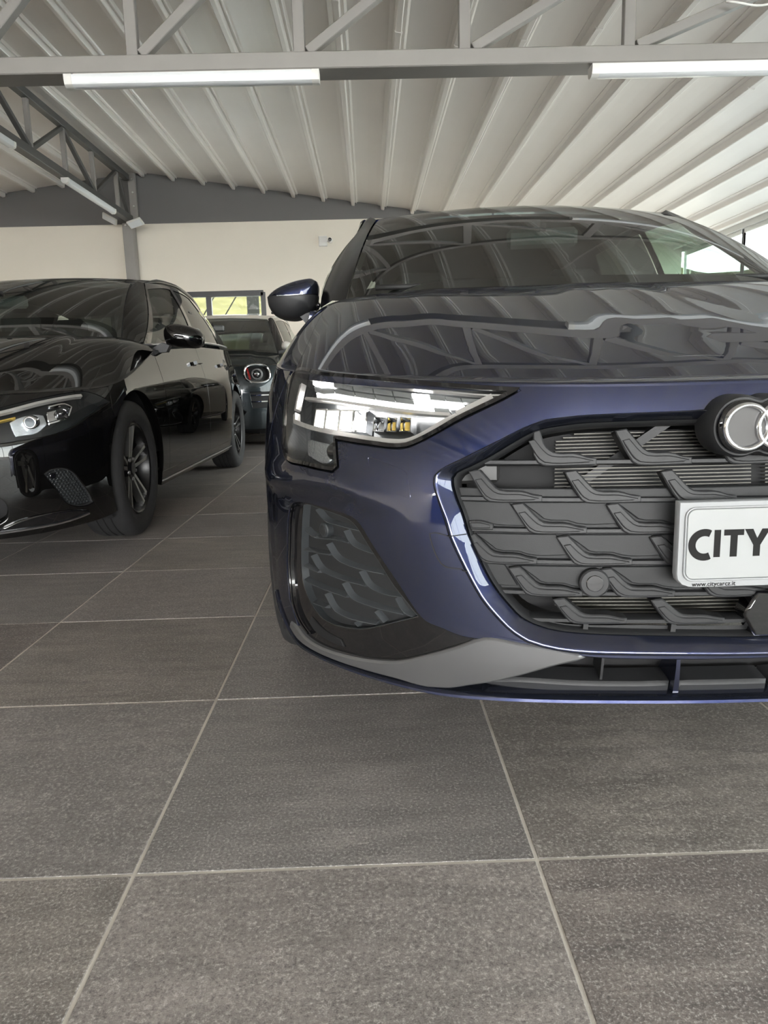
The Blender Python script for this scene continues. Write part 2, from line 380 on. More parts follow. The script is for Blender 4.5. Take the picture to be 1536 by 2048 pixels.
# ---------------------------------------------------------------- the hall
def tile_material():
    m = bpy.data.materials.new('slate_tile'); m.use_nodes = True; nt = m.node_tree; N = nt.nodes; L = nt.links; b = N['Principled BSDF']
    tc = N.new('ShaderNodeTexCoord'); oi = N.new('ShaderNodeObjectInfo')
    sc = N.new('ShaderNodeVectorMath'); sc.operation = 'SCALE'; sc.inputs['Scale'].default_value = 57.0
    cmb = N.new('ShaderNodeCombineXYZ'); L.new(oi.outputs['Random'], cmb.inputs[0])
    m1 = N.new('ShaderNodeMath'); m1.operation = 'MULTIPLY'; m1.inputs[1].default_value = 7.31; L.new(oi.outputs['Random'], m1.inputs[0]); L.new(m1.outputs[0], cmb.inputs[1]); L.new(m1.outputs[0], cmb.inputs[2])
    L.new(cmb.outputs[0], sc.inputs[0]); ad = N.new('ShaderNodeVectorMath'); L.new(tc.outputs['Object'], ad.inputs[0]); L.new(sc.outputs[0], ad.inputs[1])
    def noise(scale, det, rough=.55, sx=1, sy=1):
        mp = N.new('ShaderNodeMapping'); mp.inputs['Scale'].default_value = (sx, sy, 1); L.new(ad.outputs[0], mp.inputs['Vector'])
        n = N.new('ShaderNodeTexNoise'); n.inputs['Scale'].default_value = scale; n.inputs['Detail'].default_value = det; n.inputs['Roughness'].default_value = rough
        L.new(mp.outputs[0], n.inputs['Vector']); return n
    def mixc(f, a, bb, blend='MIX'):
        x = N.new('ShaderNodeMix'); x.data_type = 'RGBA'; x.blend_type = blend
        if isinstance(f, float): x.inputs['Factor'].default_value = f
        else: L.new(f, x.inputs['Factor'])
        for s, v in (('A', a), ('B', bb)):
            if isinstance(v, tuple): x.inputs[s].default_value = (*v, 1)
            else: L.new(v, x.inputs[s])
        return x.outputs['Result']
    def ramp(src, p0, p1):
        r = N.new('ShaderNodeMapRange'); r.inputs['From Min'].default_value = p0; r.inputs['From Max'].default_value = p1; L.new(src, r.inputs['Value']); return r.outputs[0]
    cloud = noise(4.5, 6, .6); streak = noise(6, 7, .65, .8, 4.5); speck = noise(210, 3, .75); fine = noise(24, 4, .7)
    c = mixc(ramp(cloud.outputs['Fac'], .32, .68), (.25, .227, .22), (.44, .40, .378))
    c = mixc(ramp(streak.outputs['Fac'], .42, .66), c, (.22, .20, .193))
    c = mixc(ramp(oi.outputs['Random'], 0, 1), c, mixc(.55, c, (.31, .292, .272)))
    tint = N.new('ShaderNodeValToRGB'); L.new(oi.outputs['Random'], tint.inputs[0]); cr = tint.color_ramp
    for k, (pos, col) in enumerate([(0, (.70, .66, .64)), (.3, (.97, .96, .90)), (.6, (.80, .81, .82)), (1, (1.08, 1.03, 1.0))]):
        e = cr.elements[k] if k < 2 else cr.elements.new(pos)
        e.position = pos; e.color = (*col, 1)
    c = mixc(1.0, c, tint.outputs[0], 'MULTIPLY')
    sp = ramp(speck.outputs['Fac'], .53, .68); sp2 = N.new('ShaderNodeMath'); sp2.operation = 'MULTIPLY'; L.new(sp, sp2.inputs[0]); L.new(ramp(fine.outputs['Fac'], .25, .50), sp2.inputs[1])
    sp3 = N.new('ShaderNodeMath'); sp3.operation = 'MULTIPLY'; sp3.inputs[1].default_value = .62; L.new(sp2.outputs[0], sp3.inputs[0])
    c = mixc(sp3.outputs[0], c, (.78, .73, .70))
    dk = ramp(speck.outputs['Fac'], .475, .34); dk2 = N.new('ShaderNodeMath'); dk2.operation = 'MULTIPLY'; dk2.inputs[1].default_value = .62; L.new(dk, dk2.inputs[0])
    c = mixc(dk2.outputs[0], c, (.10, .092, .09))
    # thin pale mineral veins
    vn = noise(2.1, 5, .62); va = N.new('ShaderNodeMath'); va.operation = 'SUBTRACT'; va.inputs[1].default_value = .5; L.new(vn.outputs['Fac'], va.inputs[0])
    vb = N.new('ShaderNodeMath'); vb.operation = 'ABSOLUTE'; L.new(va.outputs[0], vb.inputs[0]); vr = ramp(vb.outputs[0], .0045, .0)
    msk = ramp(cloud.outputs['Fac'], .52, .66); vm = N.new('ShaderNodeMath'); vm.operation = 'MULTIPLY'; L.new(vr, vm.inputs[0]); L.new(msk, vm.inputs[1])
    vm2 = N.new('ShaderNodeMath'); vm2.operation = 'MULTIPLY'; vm2.inputs[1].default_value = .5; L.new(vm.outputs[0], vm2.inputs[0])
    c = mixc(vm2.outputs[0], c, (.46, .43, .39))
    L.new(c, b.inputs['Base Color'])
    rr = N.new('ShaderNodeMapRange'); rr.inputs['To Min'].default_value = .32; rr.inputs['To Max'].default_value = .52; L.new(cloud.outputs['Fac'], rr.inputs['Value']); L.new(rr.outputs[0], b.inputs['Roughness'])
    bp = N.new('ShaderNodeBump'); bp.inputs['Strength'].default_value = .5; bp.inputs['Distance'].default_value = .002
    L.new(speck.outputs['Fac'], bp.inputs['Height']); L.new(bp.outputs['Normal'], b.inputs['Normal'])
    return m
M['tile'] = tile_material()
M['grout'] = mat('pale_grout', (.66, .61, .54), .85, noise=(9, .35), bump=(400, .3))
M['roof'] = mat('white_roof_sheet', (.80, .755, .72), .42, 0, .25, .2, noise=(1.3, .05))
M['rib'] = mat('white_roof_rib', (.84, .80, .765), .4, 0, .25, .2, noise=(2, .04))
M['cream'] = mat('cream_wall_paint', (.86, .80, .70), .8, noise=(1.2, .04), bump=(60, .1))
M['band'] = mat('grey_wall_paint', (.165, .16, .158), .7, noise=(1.5, .05), bump=(60, .1))
M['steel'] = mat('grey_steel_paint', (.29, .275, .26), .45, .1, noise=(6, .08))
M['steeldk'] = mat('dark_steel_paint', (.10, .098, .095), .5, .1, noise=(6, .08))
M['bolt'] = mat('zinc_bolt', (.55, .55, .52), .35, .8)
M['led'] = mat('white_lamp_diffuser', (.80, .82, .84), .25, 0, .3)
M['ledcap'] = mat('white_lamp_cap', (.78, .77, .74), .4)
M['wframe'] = mat('dark_window_frame', (.03, .03, .032), .4)
M['wwhite'] = mat('white_window_frame', (.72, .72, .70), .4)
M['pane'] = glass_mat('window_pane', (.93, .95, .94), 1.45)
M['pane_side'] = glass_mat('daylight_dimming_pane', (.50, .515, .51), 1.45)  # tint added to weaken the daylight from the right wall
M['ground'] = mat('outdoor_paving', (.42, .41, .38), .9, noise=(.8, .15))
M['field'] = mat('dry_grass_field', (.036, .032, .014), .95, spec=0.0, noise=(.9, .55))
M['hill'] = mat('green_hill', (.20, .24, .12), .95, noise=(.2, .4))
XR, ZR, SL, SR = -3.63, 4.081, .125, .152            # ridge and the two roof pitches
XL, XE, YF, YB = -12.6, 5.33, -14.0, 12.8             # left wall, right wall, open front, back wall
def roof_z(x): return ZR - (SR * (x - XR) if x > XR else SL * (XR - x))

# floor: grout bed with 60 cm tiles set into it
GX, GY, TS = -.36889, .98334, .6
fl = MB().box(((XL + XE) / 2, (YF + YB) / 2, -.0512), (XE - XL, YB - YF, .1)).build('floor', M['grout'])
tag(fl, 'dark slate-look tile floor with pale grout joints', None, None, 'structure')
t0 = MB().box((0, 0, -.0065), (TS - .0052, TS - .0052, .013), .0012).build('tile', M['tile'], fl)
spots = []
for i in range(int((XL - GX) / TS) - 1, int((XE - GX) / TS) + 1):
    for j in range(int((YF - GY) / TS) - 1, int((YB - GY) / TS) + 1):
        cx, cy = GX + (i + .5) * TS, GY + (j + .5) * TS
        if cx - .3 < XL or cx + .3 > XE or cy - .3 < YF or cy + .3 > YB: continue
        spots.append((cx, cy))
seen = sorted([p for p in spots if p[1] > -.2 and -.60 * p[1] - 1.2 < p[0] < .60 * p[1] + .9], key=lambda p: p[0]**2 + p[1]**2)[:298]
sset = set(seen); rest = MB()
for k, p in enumerate(seen):
    o = t0 if k == 0 else t0.copy()
    if k: link(o, fl)
    o.location = (p[0], p[1], random.uniform(-.0004, .0004))
for p in spots:
    if p not in sset: rest.box((p[0], p[1], -.0065), (TS - .0052, TS - .0052, .013))
ro = rest.build('tile_field', M['tile'], fl); tag(ro, kind='stuff')

# roof: sheets between hanging ribs
ceil = MB().prism([(XL, roof_z(XL) + .03), (XR, ZR + .03), (XE, roof_z(XE) + .03), (XE, roof_z(XE) + .12), (XR, ZR + .13), (XL, roof_z(XL) + .12)], YF, YB).build('ceiling', M['roof'])
tag(ceil, 'white ribbed metal roof', None, None, 'structure')
PITCH = .484
ribx = [-.156 + PITCH * k for k in range(-7, 12) if XR + .05 < -.156 + PITCH * k < XE]
ribl = [-3.87 - PITCH * k for k in range(0, 18) if -3.87 - PITCH * k > XL + .1]
def slope_piece(xa, xb, z0, z1, up):
    return [(xa, roof_z(xa) + z0), (xb, roof_z(xb) + z0), (xb, roof_z(xb) + z1), (xa, roof_z(xa) + z1)]
edges = sorted(ribx); lim = [XR] + edges + [XE]
for a, b in zip(lim[:-1], lim[1:]):
    c = (a + b) / 2; w = (b - a) / 2 - .004
    # each sheet is very slightly dished between its ribs
    poly = [(a + .004, roof_z(a)), (c - w * .5, roof_z(c - w * .5) + .006), (c, roof_z(c) + .008), (c + w * .5, roof_z(c + w * .5) + .006), (b - .004, roof_z(b)), (b - .004, roof_z(b) + .03), (a + .004, roof_z(a) + .03)]
    MB().prism(poly, YF, YB).build('roof_sheet', M['roof'], ceil)
lim = sorted([XL] + ribl + [XR])
for a, b in zip(lim[:-1], lim[1:]):
    poly = [(a + .004, roof_z(a)), (b - .004, roof_z(b)), (b - .004, roof_z(b) + .03), (a + .004, roof_z(a) + .03)]
    MB().prism(poly, YF, YB).build('roof_sheet', M['roof'], ceil)
def rib(x):
    s = SL if x < XR else -SR; z = roof_z(x)
    def P(dx, dz): return (x + dx, z + s * dx + dz)
    poly = [P(-.074, .004), P(-.074, -.004), P(-.037, -.010), P(-.028, -.062), P(-.020, -.068), P(.018, -.068), P(.026, -.062), P(.033, -.012), P(.050, -.012), P(.054, -.022), P(.060, -.022), P(.064, -.004), P(.080, .004)]
    b = MB().prism(poly, YF + .02, YB - .03)
    yj = 6.2 + .35 * math.sin(x * 2.3)      # lap joint of two lengths
    b.prism([P(-.033, -.06), P(-.024, -.0735), P(.022, -.0735), P(.031, -.06)], yj, yj + .05)
    return b.build('roof_rib', M['rib'], ceil)
for x in ribx + ribl: rib(x)
MB().box((XR, (YF + YB) / 2, ZR - .012), (.16, YB - YF - .1, .03), .004).build('ridge_cap', M['roof'], ceil)

# back wall with its grey gable, and a window
WX0, WX1, WZ0, WZ1, BZ = -3.30, -1.70, 1.05, 2.165, 3.288
def wall_boxes(name, segs, m, y0, y1):
    b = MB()
    for x0, x1, z0, z1 in segs: b.box(((x0 + x1) / 2, (y0 + y1) / 2, (z0 + z1) / 2), (x1 - x0, y1 - y0, z1 - z0))
    return tag(b.build(name, m), kind='structure')
wb = wall_boxes('wall_back', [(XL, WX0, -.01, BZ), (WX1, XE, -.01, BZ), (WX0, WX1, -.01, WZ0), (WX0, WX1, WZ1, BZ)], M['cream'], YB, YB + .2)
wb['label'] = 'cream back wall under the grey gable'
MB().prism([(XR - (ZR + .04 - BZ) / SL, BZ), (XR + (ZR + .04 - BZ) / SR, BZ), (XR, ZR + .04)], YB - .012, YB + .2).build('grey_gable', M['band'], wb)
w1 = MB()
for x0, x1, z0, z1 in [(WX0 - .03, WX0 + .05, WZ0, WZ1), (WX1 - .05, WX1 + .03, WZ0, WZ1), (WX0, WX1, WZ1 - .06, WZ1 + .03), (WX0, WX1, WZ0 - .03, WZ0 + .05)]:
    w1.box(((x0 + x1) / 2, YB + .02, (z0 + z1) / 2), (x1 - x0, .1, z1 - z0), .005)
w1o = tag(w1.build('window_1', M['wframe']), 'dark-framed window in the cream back wall', None, None, 'structure')
for x in (-2.62,): MB().box((x, YB + .02, (WZ0 + WZ1) / 2), (.09, .08, WZ1 - WZ0 - .1), .005).build('mullion', M['wframe'], w1o)
for a, b in ((WX0 + .05, -2.665), (-2.575, WX1 - .05)): MB().box(((a + b) / 2, YB + .03, (WZ0 + WZ1) / 2), (b - a, .006, WZ1 - WZ0 - .1)).build('pane', M['pane'], w1o)
# left wall
wall_boxes('wall_left', [(XL - .2, XL, -.01, roof_z(XL) + .05)], M['cream'], YF, YB)['label'] = 'cream left wall of the hall'
# right wall: low plinth, header, row of white-framed windows
wr_ = wall_boxes('wall_right', [(XE, XE + .2, -.01, .45), (XE, XE + .2, 2.64, roof_z(XE) + .06)], M['wwhite'], YF, YB); wr_['label'] = 'low white plinth and header of the glazed right wall'
ys = [YB - 1.96 - 2.1 * k for k in range(0, 14)]; ys = [YB] + [y for y in ys if y > YF + .5] + [YF]
for k, (y1, y0) in enumerate(zip(ys[:-1], ys[1:])):
    f = MB()
    for a, b, z0, z1 in [(y0 - .02, y0 + .02, .45, 2.64), (y1 - .02, y1 + .02, .45, 2.64), (y0 + .04, y1 - .04, 2.58, 2.64), (y0 + .04, y1 - .04, .45, .52)]:
        f.box((XE + .06, (a + b) / 2, (z0 + z1) / 2), (.04, b - a, z1 - z0), .004)
    fo = tag(f.build('window_%d' % (k + 2), M['wwhite']), 'white-framed window in the right wall', None, 'windows along the right wall', 'structure')
    MB().box((XE + .088, (y0 + y1) / 2, 1.55), (.006, y1 - y0 - .01, 2.06)).build('pane', M['pane_side'], fo)
# open front: header, posts, and an unseen wall added to block bright reflections
hf = wall_boxes('wall_front_blocker', [(XL, XE - .0, 2.70, 2.78), (XL, -3.4, -.01, 2.70)], M['steeldk'], YF - .2, YF); hf['label'] = 'header beam and added unseen dark blocking wall at the open front of the hall'
for x in (-3.3, -1.0, 1.8, XE - .1): MB().box((x, YF - .1, 1.34), (.14, .14, 2.70), .005).build('post', M['steeldk'], hf)
# outside
gr = MB().box((-4, 4, -.16), (120, 120, .1)).build('ground', M['ground']); tag(gr, 'pale paving outside the hall', None, None, 'structure')
bk = MB()
xs = np.linspace(-46, 34, 41); rows = []
for j, y in enumerate(np.linspace(17, 44, 12)):
    f = j / 11; rows.append([(x, y + math.sin(x * .7) * .8, -.12 + 6.5 * f**1.1 + .25 * math.sin(x * .9 + j)) for x in xs])
fd = strip('grass_bank', rows, M['field'], None); tag(fd, 'dry grassy bank behind the hall', None, None, 'structure')
# ---- steelwork
def truss_transverse():
    t = empty('roof_truss', (0, 4.76, 2.57)); y = 0
    tag(t, 'grey steel truss crossing overhead with two lamp battens under it', 'truss')
    MB().box(((XL + XE) / 2, .095, 0), (XE - XL - .3, .19, .095), .006).build('bottom_chord', M['steel'], t)
    vx = [-.348 + .986 * k for k in range(-12, 6)]
    vx = [x for x in vx if XL + .6 < x < XE - .2]
    for s in (-1, 1):
        xa, xb = (XR, XE - .2) if s > 0 else (XL + .2, XR)
        MB().bar((xa, .06, roof_z(xa) - 2.57 - .115), (xb, .06, roof_z(xb) - 2.57 - .115), .08, .08, bev=.004).build('top_chord', M['steel'], t)
    for x in vx:
        zt = roof_z(x) - 2.57 - .12
        MB().box((x, .06, (.045 + zt) / 2), (.068, .06, zt - .045), .004).build('vertical', M['steel'], t)
    for x in vx:
        if x < XR: x1, x0 = x, x + .986
        else: x0, x1 = x, x + .986
        if x1 > XE - .2: continue
        if x >= XR: a = (x0 + .05, .06, .06); b = (x1 - .03, .06, roof_z(x1) - 2.57 - .16)
        else: a = (x0 - .05, .06, .06); b = (x1 + .03, .06, roof_z(x1) - 2.57 - .16)
        MB().bar(a, b, .058, .066, up=(0, 1, 0), bev=.004).build('diagonal', M['steel'], t)
    return t
truss_transverse()
def truss_ridge():
    x = -3.75; t = empty('ridge_truss', (x, 12.7, 3.32)); tag(t, 'dark steel truss running under the ridge to the back wall', 'truss')
    MB().bar((0, -.125, 0), (0, -26, 0), .11, .10, bev=.005).build('bottom_chord', M['steeldk'], t)
    zt = .63
    MB().bar((0, -.125, zt), (0, -26, zt), .09, .09, bev=.005).build('top_chord', M['steeldk'], t)
    yy = [-.66 - 1.0 * k for k in range(0, 25)]
    for y in yy: MB().box((0, y, zt / 2), (.055, .055, zt - .1), .004).build('vertical', M['steel'], t)
    pts = [-.16] + yy
    for k, (a, b) in enumerate(zip(pts[:-1], pts[1:])):
        p, q = ((a - .02, .06), (b + .03, zt - .06)) if k % 2 == 0 else ((a - .03, zt - .06), (b + .03, .06))
        MB().bar((0, p[0], p[1]), (0, q[0], q[1]), .05, .055, up=(1, 0, 0), bev=.004).build('diagonal', M['steeldk'], t)
truss_ridge()
c = empty('steel_column', (-3.80, 12.67, 0)); tag(c, 'grey steel column against the back wall carrying the ridge truss', 'column')
MB().box((0, 0, 1.63), (.17, .18, 3.27), .006).build('shaft', M['steel'], c)
hp = MB().box((.09, .05, 3.66), (.12, .06, .80), .006).build('head_plate', M['steel'], c)
for z in (3.95, 3.75, 3.54): MB().lathe([(0.001, -.018), (.014, -.018), (.016, 0), (.016, .02)], 'y', (.10, .02, z), 8).build('bolt', M['bolt'], hp)
MB().lathe([(0.001, -.018), (.014, -.018), (.016, 0), (.016, .02)], 'y', (-.03, -.09, 3.23), 8).build('bolt', M['bolt'], c)
def batten(loc, L, along_x, label):
    t = empty('lamp_batten', loc, 0 if along_x else PI / 2); tag(t, label, 'lamp', 'white lamp battens on the trusses')
    prof = [(-.045, .034), (-.045, .008), (-.038, -.018), (-.02, -.030), (.02, -.030), (.038, -.018), (.045, .008), (.045, .034)]
    def ext(x0, x1, pr, nm, m):
        n = len(pr); V = [(x0, a, b) for a, b in pr] + [(x1, a, b) for a, b in pr]
        Fc = [tuple(range(n))[::-1], tuple(range(n, 2 * n))] + [(i, (i + 1) % n, n + (i + 1) % n, n + i) for i in range(n)]
        o = mesh_obj(nm, V, Fc, m, t); flat_sharp(o, 35)
    ext(-L / 2 + .04, L / 2 - .04, prof, 'diffuser', M['led'])
    pc = [(a * 1.06, b * 1.05) for a, b in prof]
    ext(-L / 2, -L / 2 + .045, pc, 'end_cap', M['ledcap']); ext(L / 2 - .045, L / 2, pc, 'end_cap', M['ledcap'])
    MB().box((0, 0, .038), (L - .1, .05, .012)).build('mounting_rail', M['ledcap'], t)
batten((-.983, 4.79, 2.478), 1.50, True, 'white lamp batten under the crossing truss, left of the two')
batten((2.14, 4.79, 2.478), 1.50, True, 'white lamp batten under the crossing truss, cut by the right picture edge')
batten((-3.69, 10.7, 3.222), 1.78, False, 'white lamp batten under the ridge truss near the back wall')
batten((-3.69, 7.55, 3.222), 1.78, False, 'white lamp batten under the ridge truss at the left picture edge')
def spot(loc, rx, rz, label):
    t = empty('floodlight', loc, rz); t.rotation_euler = (rx[0], rx[1], rz); tag(t, label, 'lamp', 'small floodlights at the column head')
    MB().box((0, 0, 0), (.24, .15, .035), .01).build('housing', M['ledcap'], t)
    MB().box((0, 0, -.019), (.20, .115, .006), .002).build('front_glass', M['led'], t)
    for sx in (-1, 1): MB().bar((sx * .09, .05, .015), (sx * .05, .11, .10), .014, .008).build('bracket_arm', M['ledcap'], t)
spot((-4.02, 12.42, 3.30), (-.45, .5), .15, 'small white floodlight on the left of the column head')
spot((-3.58, 12.28, 3.20), (-.55, -.25), -.15, 'small white floodlight on the right of the column head')
cc = empty('security_camera', (-.64, 12.80, 2.945)); tag(cc, 'white security camera box on the cream back wall', 'camera')
MB().box((-.03, -.035, 0), (.14, .07, .16), .008).build('junction_box', M['ledcap'], cc)
cb = MB().lathe([(.001, -.16), (.034, -.16), (.040, -.15), (.040, -.04), (.03, -.02)], 'y', (.09, -.02, 0), 16).build('camera_body', M['ledcap'], cc, True)
MB().lathe([(.001, -.001), (.026, -.001), (.032, .004)], 'y', (.09, -.182, 0), 14).build('lens', M['gloss'], cb, True)
MB().bar((0, -.05, 0), (.09, -.06, 0), .03, .03).build('arm', M['ledcap'], cc)
M['lattice'] = mat('dark_lattice_steel', (.012, .012, .011), .8, spec=0.0)
# lattice outside the back window
lt = empty('outdoor_lattice', (-2.2, 14.6, 0)); tag(lt, 'steel lattice frame seen outside the back window', 'frame')
for k, x in enumerate((-1.7, .05, 1.6)): MB().box((x, 0, 1.5), (.22 if k == 1 else .07, .1, 3.0), .005).build('post', M['lattice'], lt)
for z in (1.55, 2.45): MB().box((0, 0, z), (3.4, .04, .03)).build('rail', M['lattice'], lt)
for x in np.arange(-1.6, 1.5, .42):
    MB().bar((x, -.02, 1.55), (x + .6, -.02, 2.45), .02, .02).build('brace', M['lattice'], lt)
    if x > .2: MB().bar((x + .6, .02, 1.55), (x, .02, 2.45), .02, .02).build('brace', M['lattice'], lt)

cb_ = MB().tube([(2.15 + .045 * k, 4.70 - .01 * math.sin(k), 2.812 - .022 * math.sin(k * PI / 8)) for k in range(0, 9)], .007, 6).build('white_cable', M['ledcap'], None, True)
tag(cb_, 'thin white cable hanging by the truss in the top right corner', 'cable')
# ---------------------------------------------------------------- surfaces
def nspline(xs, ys):
    """natural cubic spline through the points, vectorised"""
    xs = np.asarray(xs, float); ys = np.asarray(ys, float); n = len(xs)
    h = np.diff(xs); A = np.zeros((n, n)); r = np.zeros(n); A[0, 0] = A[-1, -1] = 1
    for i in range(1, n - 1):
        A[i, i - 1] = h[i - 1]; A[i, i] = 2 * (h[i - 1] + h[i]); A[i, i + 1] = h[i]
        r[i] = 6 * ((ys[i + 1] - ys[i]) / h[i] - (ys[i] - ys[i - 1]) / h[i - 1])
    M = np.linalg.solve(A, r)
    def f(x):
        x = np.asarray(x, float); xx = np.clip(x, xs[0], xs[-1])
        i = np.clip(np.searchsorted(xs, xx) - 1, 0, n - 2)
        a = (xs[i + 1] - xx) / h[i]; b = (xx - xs[i]) / h[i]
        y = a * ys[i] + b * ys[i + 1] + ((a**3 - a) * M[i] + (b**3 - b) * M[i + 1]) * h[i]**2 / 6
        s0 = (ys[1] - ys[0]) / h[0] - h[0] * (2 * M[0] + M[1]) / 6
        s1 = (ys[-1] - ys[-2]) / h[-1] + h[-1] * (M[-2] + 2 * M[-1]) / 6
        return y + np.where(x < xs[0], (x - xs[0]) * s0, 0) + np.where(x > xs[-1], (x - xs[-1]) * s1, 0)
    return f
def pchip(xs, ys):
    """monotone cubic: no overshoot"""
    xs = np.asarray(xs, float); ys = np.asarray(ys, float); h = np.diff(xs); d = np.diff(ys) / h
    m = np.zeros(len(xs)); m[0] = d[0]; m[-1] = d[-1]
    for i in range(1, len(xs) - 1):
        if d[i - 1] * d[i] > 0:
            w1 = 2 * h[i] + h[i - 1]; w2 = h[i] + 2 * h[i - 1]
            m[i] = (w1 + w2) / (w1 / d[i - 1] + w2 / d[i])
    def f(x):
        x = np.clip(np.asarray(x, float), xs[0], xs[-1])
        i = np.clip(np.searchsorted(xs, x) - 1, 0, len(h) - 1); t = (x - xs[i]) / h[i]
        return ((1 + 2 * t) * (1 - t)**2 * ys[i] + t * (1 - t)**2 * h[i] * m[i]
                + t * t * (3 - 2 * t) * ys[i + 1] + t * t * (t - 1) * h[i] * m[i + 1])
    return f
def soft(pts, sig=.018):
    """a monotone curve through the points, evened out so that reflections run smoothly over it"""
    x, y = map(np.asarray, zip(*pts)); f = pchip(x, y); lo, hi = x[0] - .15, x[-1] + .15
    g = np.linspace(lo, hi, 400); v = f(g); d = g[1] - g[0]; k = np.arange(-int(4 * sig / d), int(4 * sig / d) + 1); w = np.exp(-.5 * (k * d / sig)**2); w /= w.sum()
    v = np.convolve(np.pad(v, len(k) // 2, mode='edge'), w, 'valid'); q = np.linspace(lo, hi, 70)
    return nspline(q, np.interp(q, g, v))
def sstep(a, b, x):
    t = np.clip((np.asarray(x, float) - a) / (b - a), 0, 1); return t * t * (3 - 2 * t)

class Shell:
    """the perimeter of a car: u = arc length from the nose, z = height; x signed by u"""
    def __init__(self, plan, yc, yk, tf, ts, side0, corner, length):
        p = np.array(plan); u = np.r_[0, np.cumsum(np.hypot(*np.diff(p, axis=0).T))]
        # reflect past the nose so that the curve is level there
        pm = np.r_[p[:0:-1] * [-1, 1], p]; um = np.r_[-u[:0:-1], u]
        self.fs = nspline(um, pm[:, 0]); self.fy = nspline(um, pm[:, 1]); self.L = u[-1]
        self.yc = soft(yc); self.yk = soft(yk); self.tf = soft(tf); self.ts = soft(ts)
        self.side0 = side0; self.corner = corner; self.len = length; self.extra = None
        uu = np.linspace(0, u[-1], 900); self._u = uu; self._y = self.fy(uu)
    def u_at(self, y): return float(np.interp(y, self._y, self._u))
    def __call__(self, u, z):
        u = np.asarray(u, float); z = np.asarray(z, float); a = np.abs(u)
        s = self.fs(a); y = self.fy(a)
        w = sstep(self.corner[0], self.corner[1], a); k = sstep(self.side0 - .35, self.side0 + .1, a)
        front = (self.yc(z) * (1 - w) + self.yk(z) * w) * (1 - k)
        tap = self.tf(z) * (1 - k) * sstep(0, .7, a) + self.ts(z) * k
        back = sstep(self.len - .9, self.len, y)
        y = y + front - back * 2.2 * self.ts(z)
        s = s * (1 - tap)
        if self.extra is not None:
            ds, dy = self.extra(a, z); s = s + ds; y = y + dy
        return np.stack([np.sign(u) * s if np.ndim(u) else (s if u >= 0 else -s), y, z + 0 * s], -1)

class Bonnet:
    """u as on the shell, t from the front rail (0) to the foot of the windscreen (1)"""
    def __init__(self, shell, rail, cowl, p0, p1, umax, crease=()):
        self.sh = shell; self.rz = nspline(*zip(*rail)); c = np.array(cowl)
        self.cx = nspline(c[:, 0], c[:, 1]); self.cy = nspline(c[:, 0], c[:, 2]); self.cz = nspline(c[:, 0], c[:, 3])
        self.p0 = p0; self.p1 = p1; self.umax = umax; self.crease = crease
    def __call__(self, u, t):
        u = np.asarray(u, float); t = np.asarray(t, float); a = np.abs(u)
        z0 = self.rz(a); R = self.sh(a, z0); k = sstep(0, 1, a / self.umax)
        cx, cy, cz = self.cx(a), self.cy(a), self.cz(a)
        n = self.p0 + (self.p1 - self.p0) * k
        tc = np.clip(t, 0, 1.2); f = 1 - np.clip(1 - tc, 0, 1)**n + np.maximum(tc - 1, 0) * .3
        x = R[..., 0] + (cx - R[..., 0]) * t; y = R[..., 1] + (cy - R[..., 1]) * t
        z = z0 + (cz - z0) * f
        for (uc, w, hgt, t0, t1) in self.crease:
            ucc = uc[0] + (uc[1] - uc[0]) * t
            z = z + hgt * sstep(0, 1, (ucc - a) / w + .5) * sstep(t0, t0 + .25, t) * (1 - sstep(t1, t1 + .12, t))
        return np.stack([np.sign(u + 1e-12) * x, y, z], -1)

# ---- the blue hatchback
AUDI = Shell(
    plan=[(0, 0), (.25, .012), (.45, .045), (.6, .105), (.7, .18), (.775, .27), (.83, .375), (.868, .5), (.89, .65),
          (.9, .8), (.906, 1.0), (.908, 1.5), (.907, 2.2), (.903, 3.0), (.893, 3.5), (.86, 3.9), (.77, 4.18), (.6, 4.29), (.3, 4.335), (0, 4.345)],
    yc=[(.1, .04), (.18, .01), (.25, 0.0), (.35, 0), (.5, .01), (.62, .025), (.7, .045), (.8, .09)],
    yk=[(.1, .03), (.18, .01), (.25, 0), (.34, 0), (.45, 0), (.55, .015), (.62, .04), (.7, .085), (.8, .15)],
    tf=[(.1, .012), (.2, .004), (.3, .0), (.4, 0), (.52, 0), (.62, .012), (.7, .035), (.76, .06), (.9, .1)],
    ts=[(.1, .06), (.2, .03), (.3, .012), (.42, .003), (.55, 0), (.66, .004), (.74, .03), (.82, .062), (.94, .1)],
    side0=1.35, corner=(.25, .85), length=4.345)
UA = AUDI.u_at
AUDI_HOOD = Bonnet(AUDI,
    rail=[(0, .697), (.41, .7005), (.66, .7135), (.9, .729), (1.1, .739), (1.3, .748), (1.5, .772), (1.75, .84), (1.95, .895)],
    cowl=[(0, 0, 1.03, .957), (.35, .27, 1.045, .9565), (.7, .5, 1.08, .955), (1.0, .62, 1.13, .952), (1.3, .69, 1.19, .946), (1.6, .73, 1.25, .940), (1.95, .76, 1.34, .936)],
    p0=1.06, p1=1.9, umax=1.95,
    crease=[((.55, .70), .16, .004, -.1, .93), ((.17, .12), .11, .003, .25, .95)])
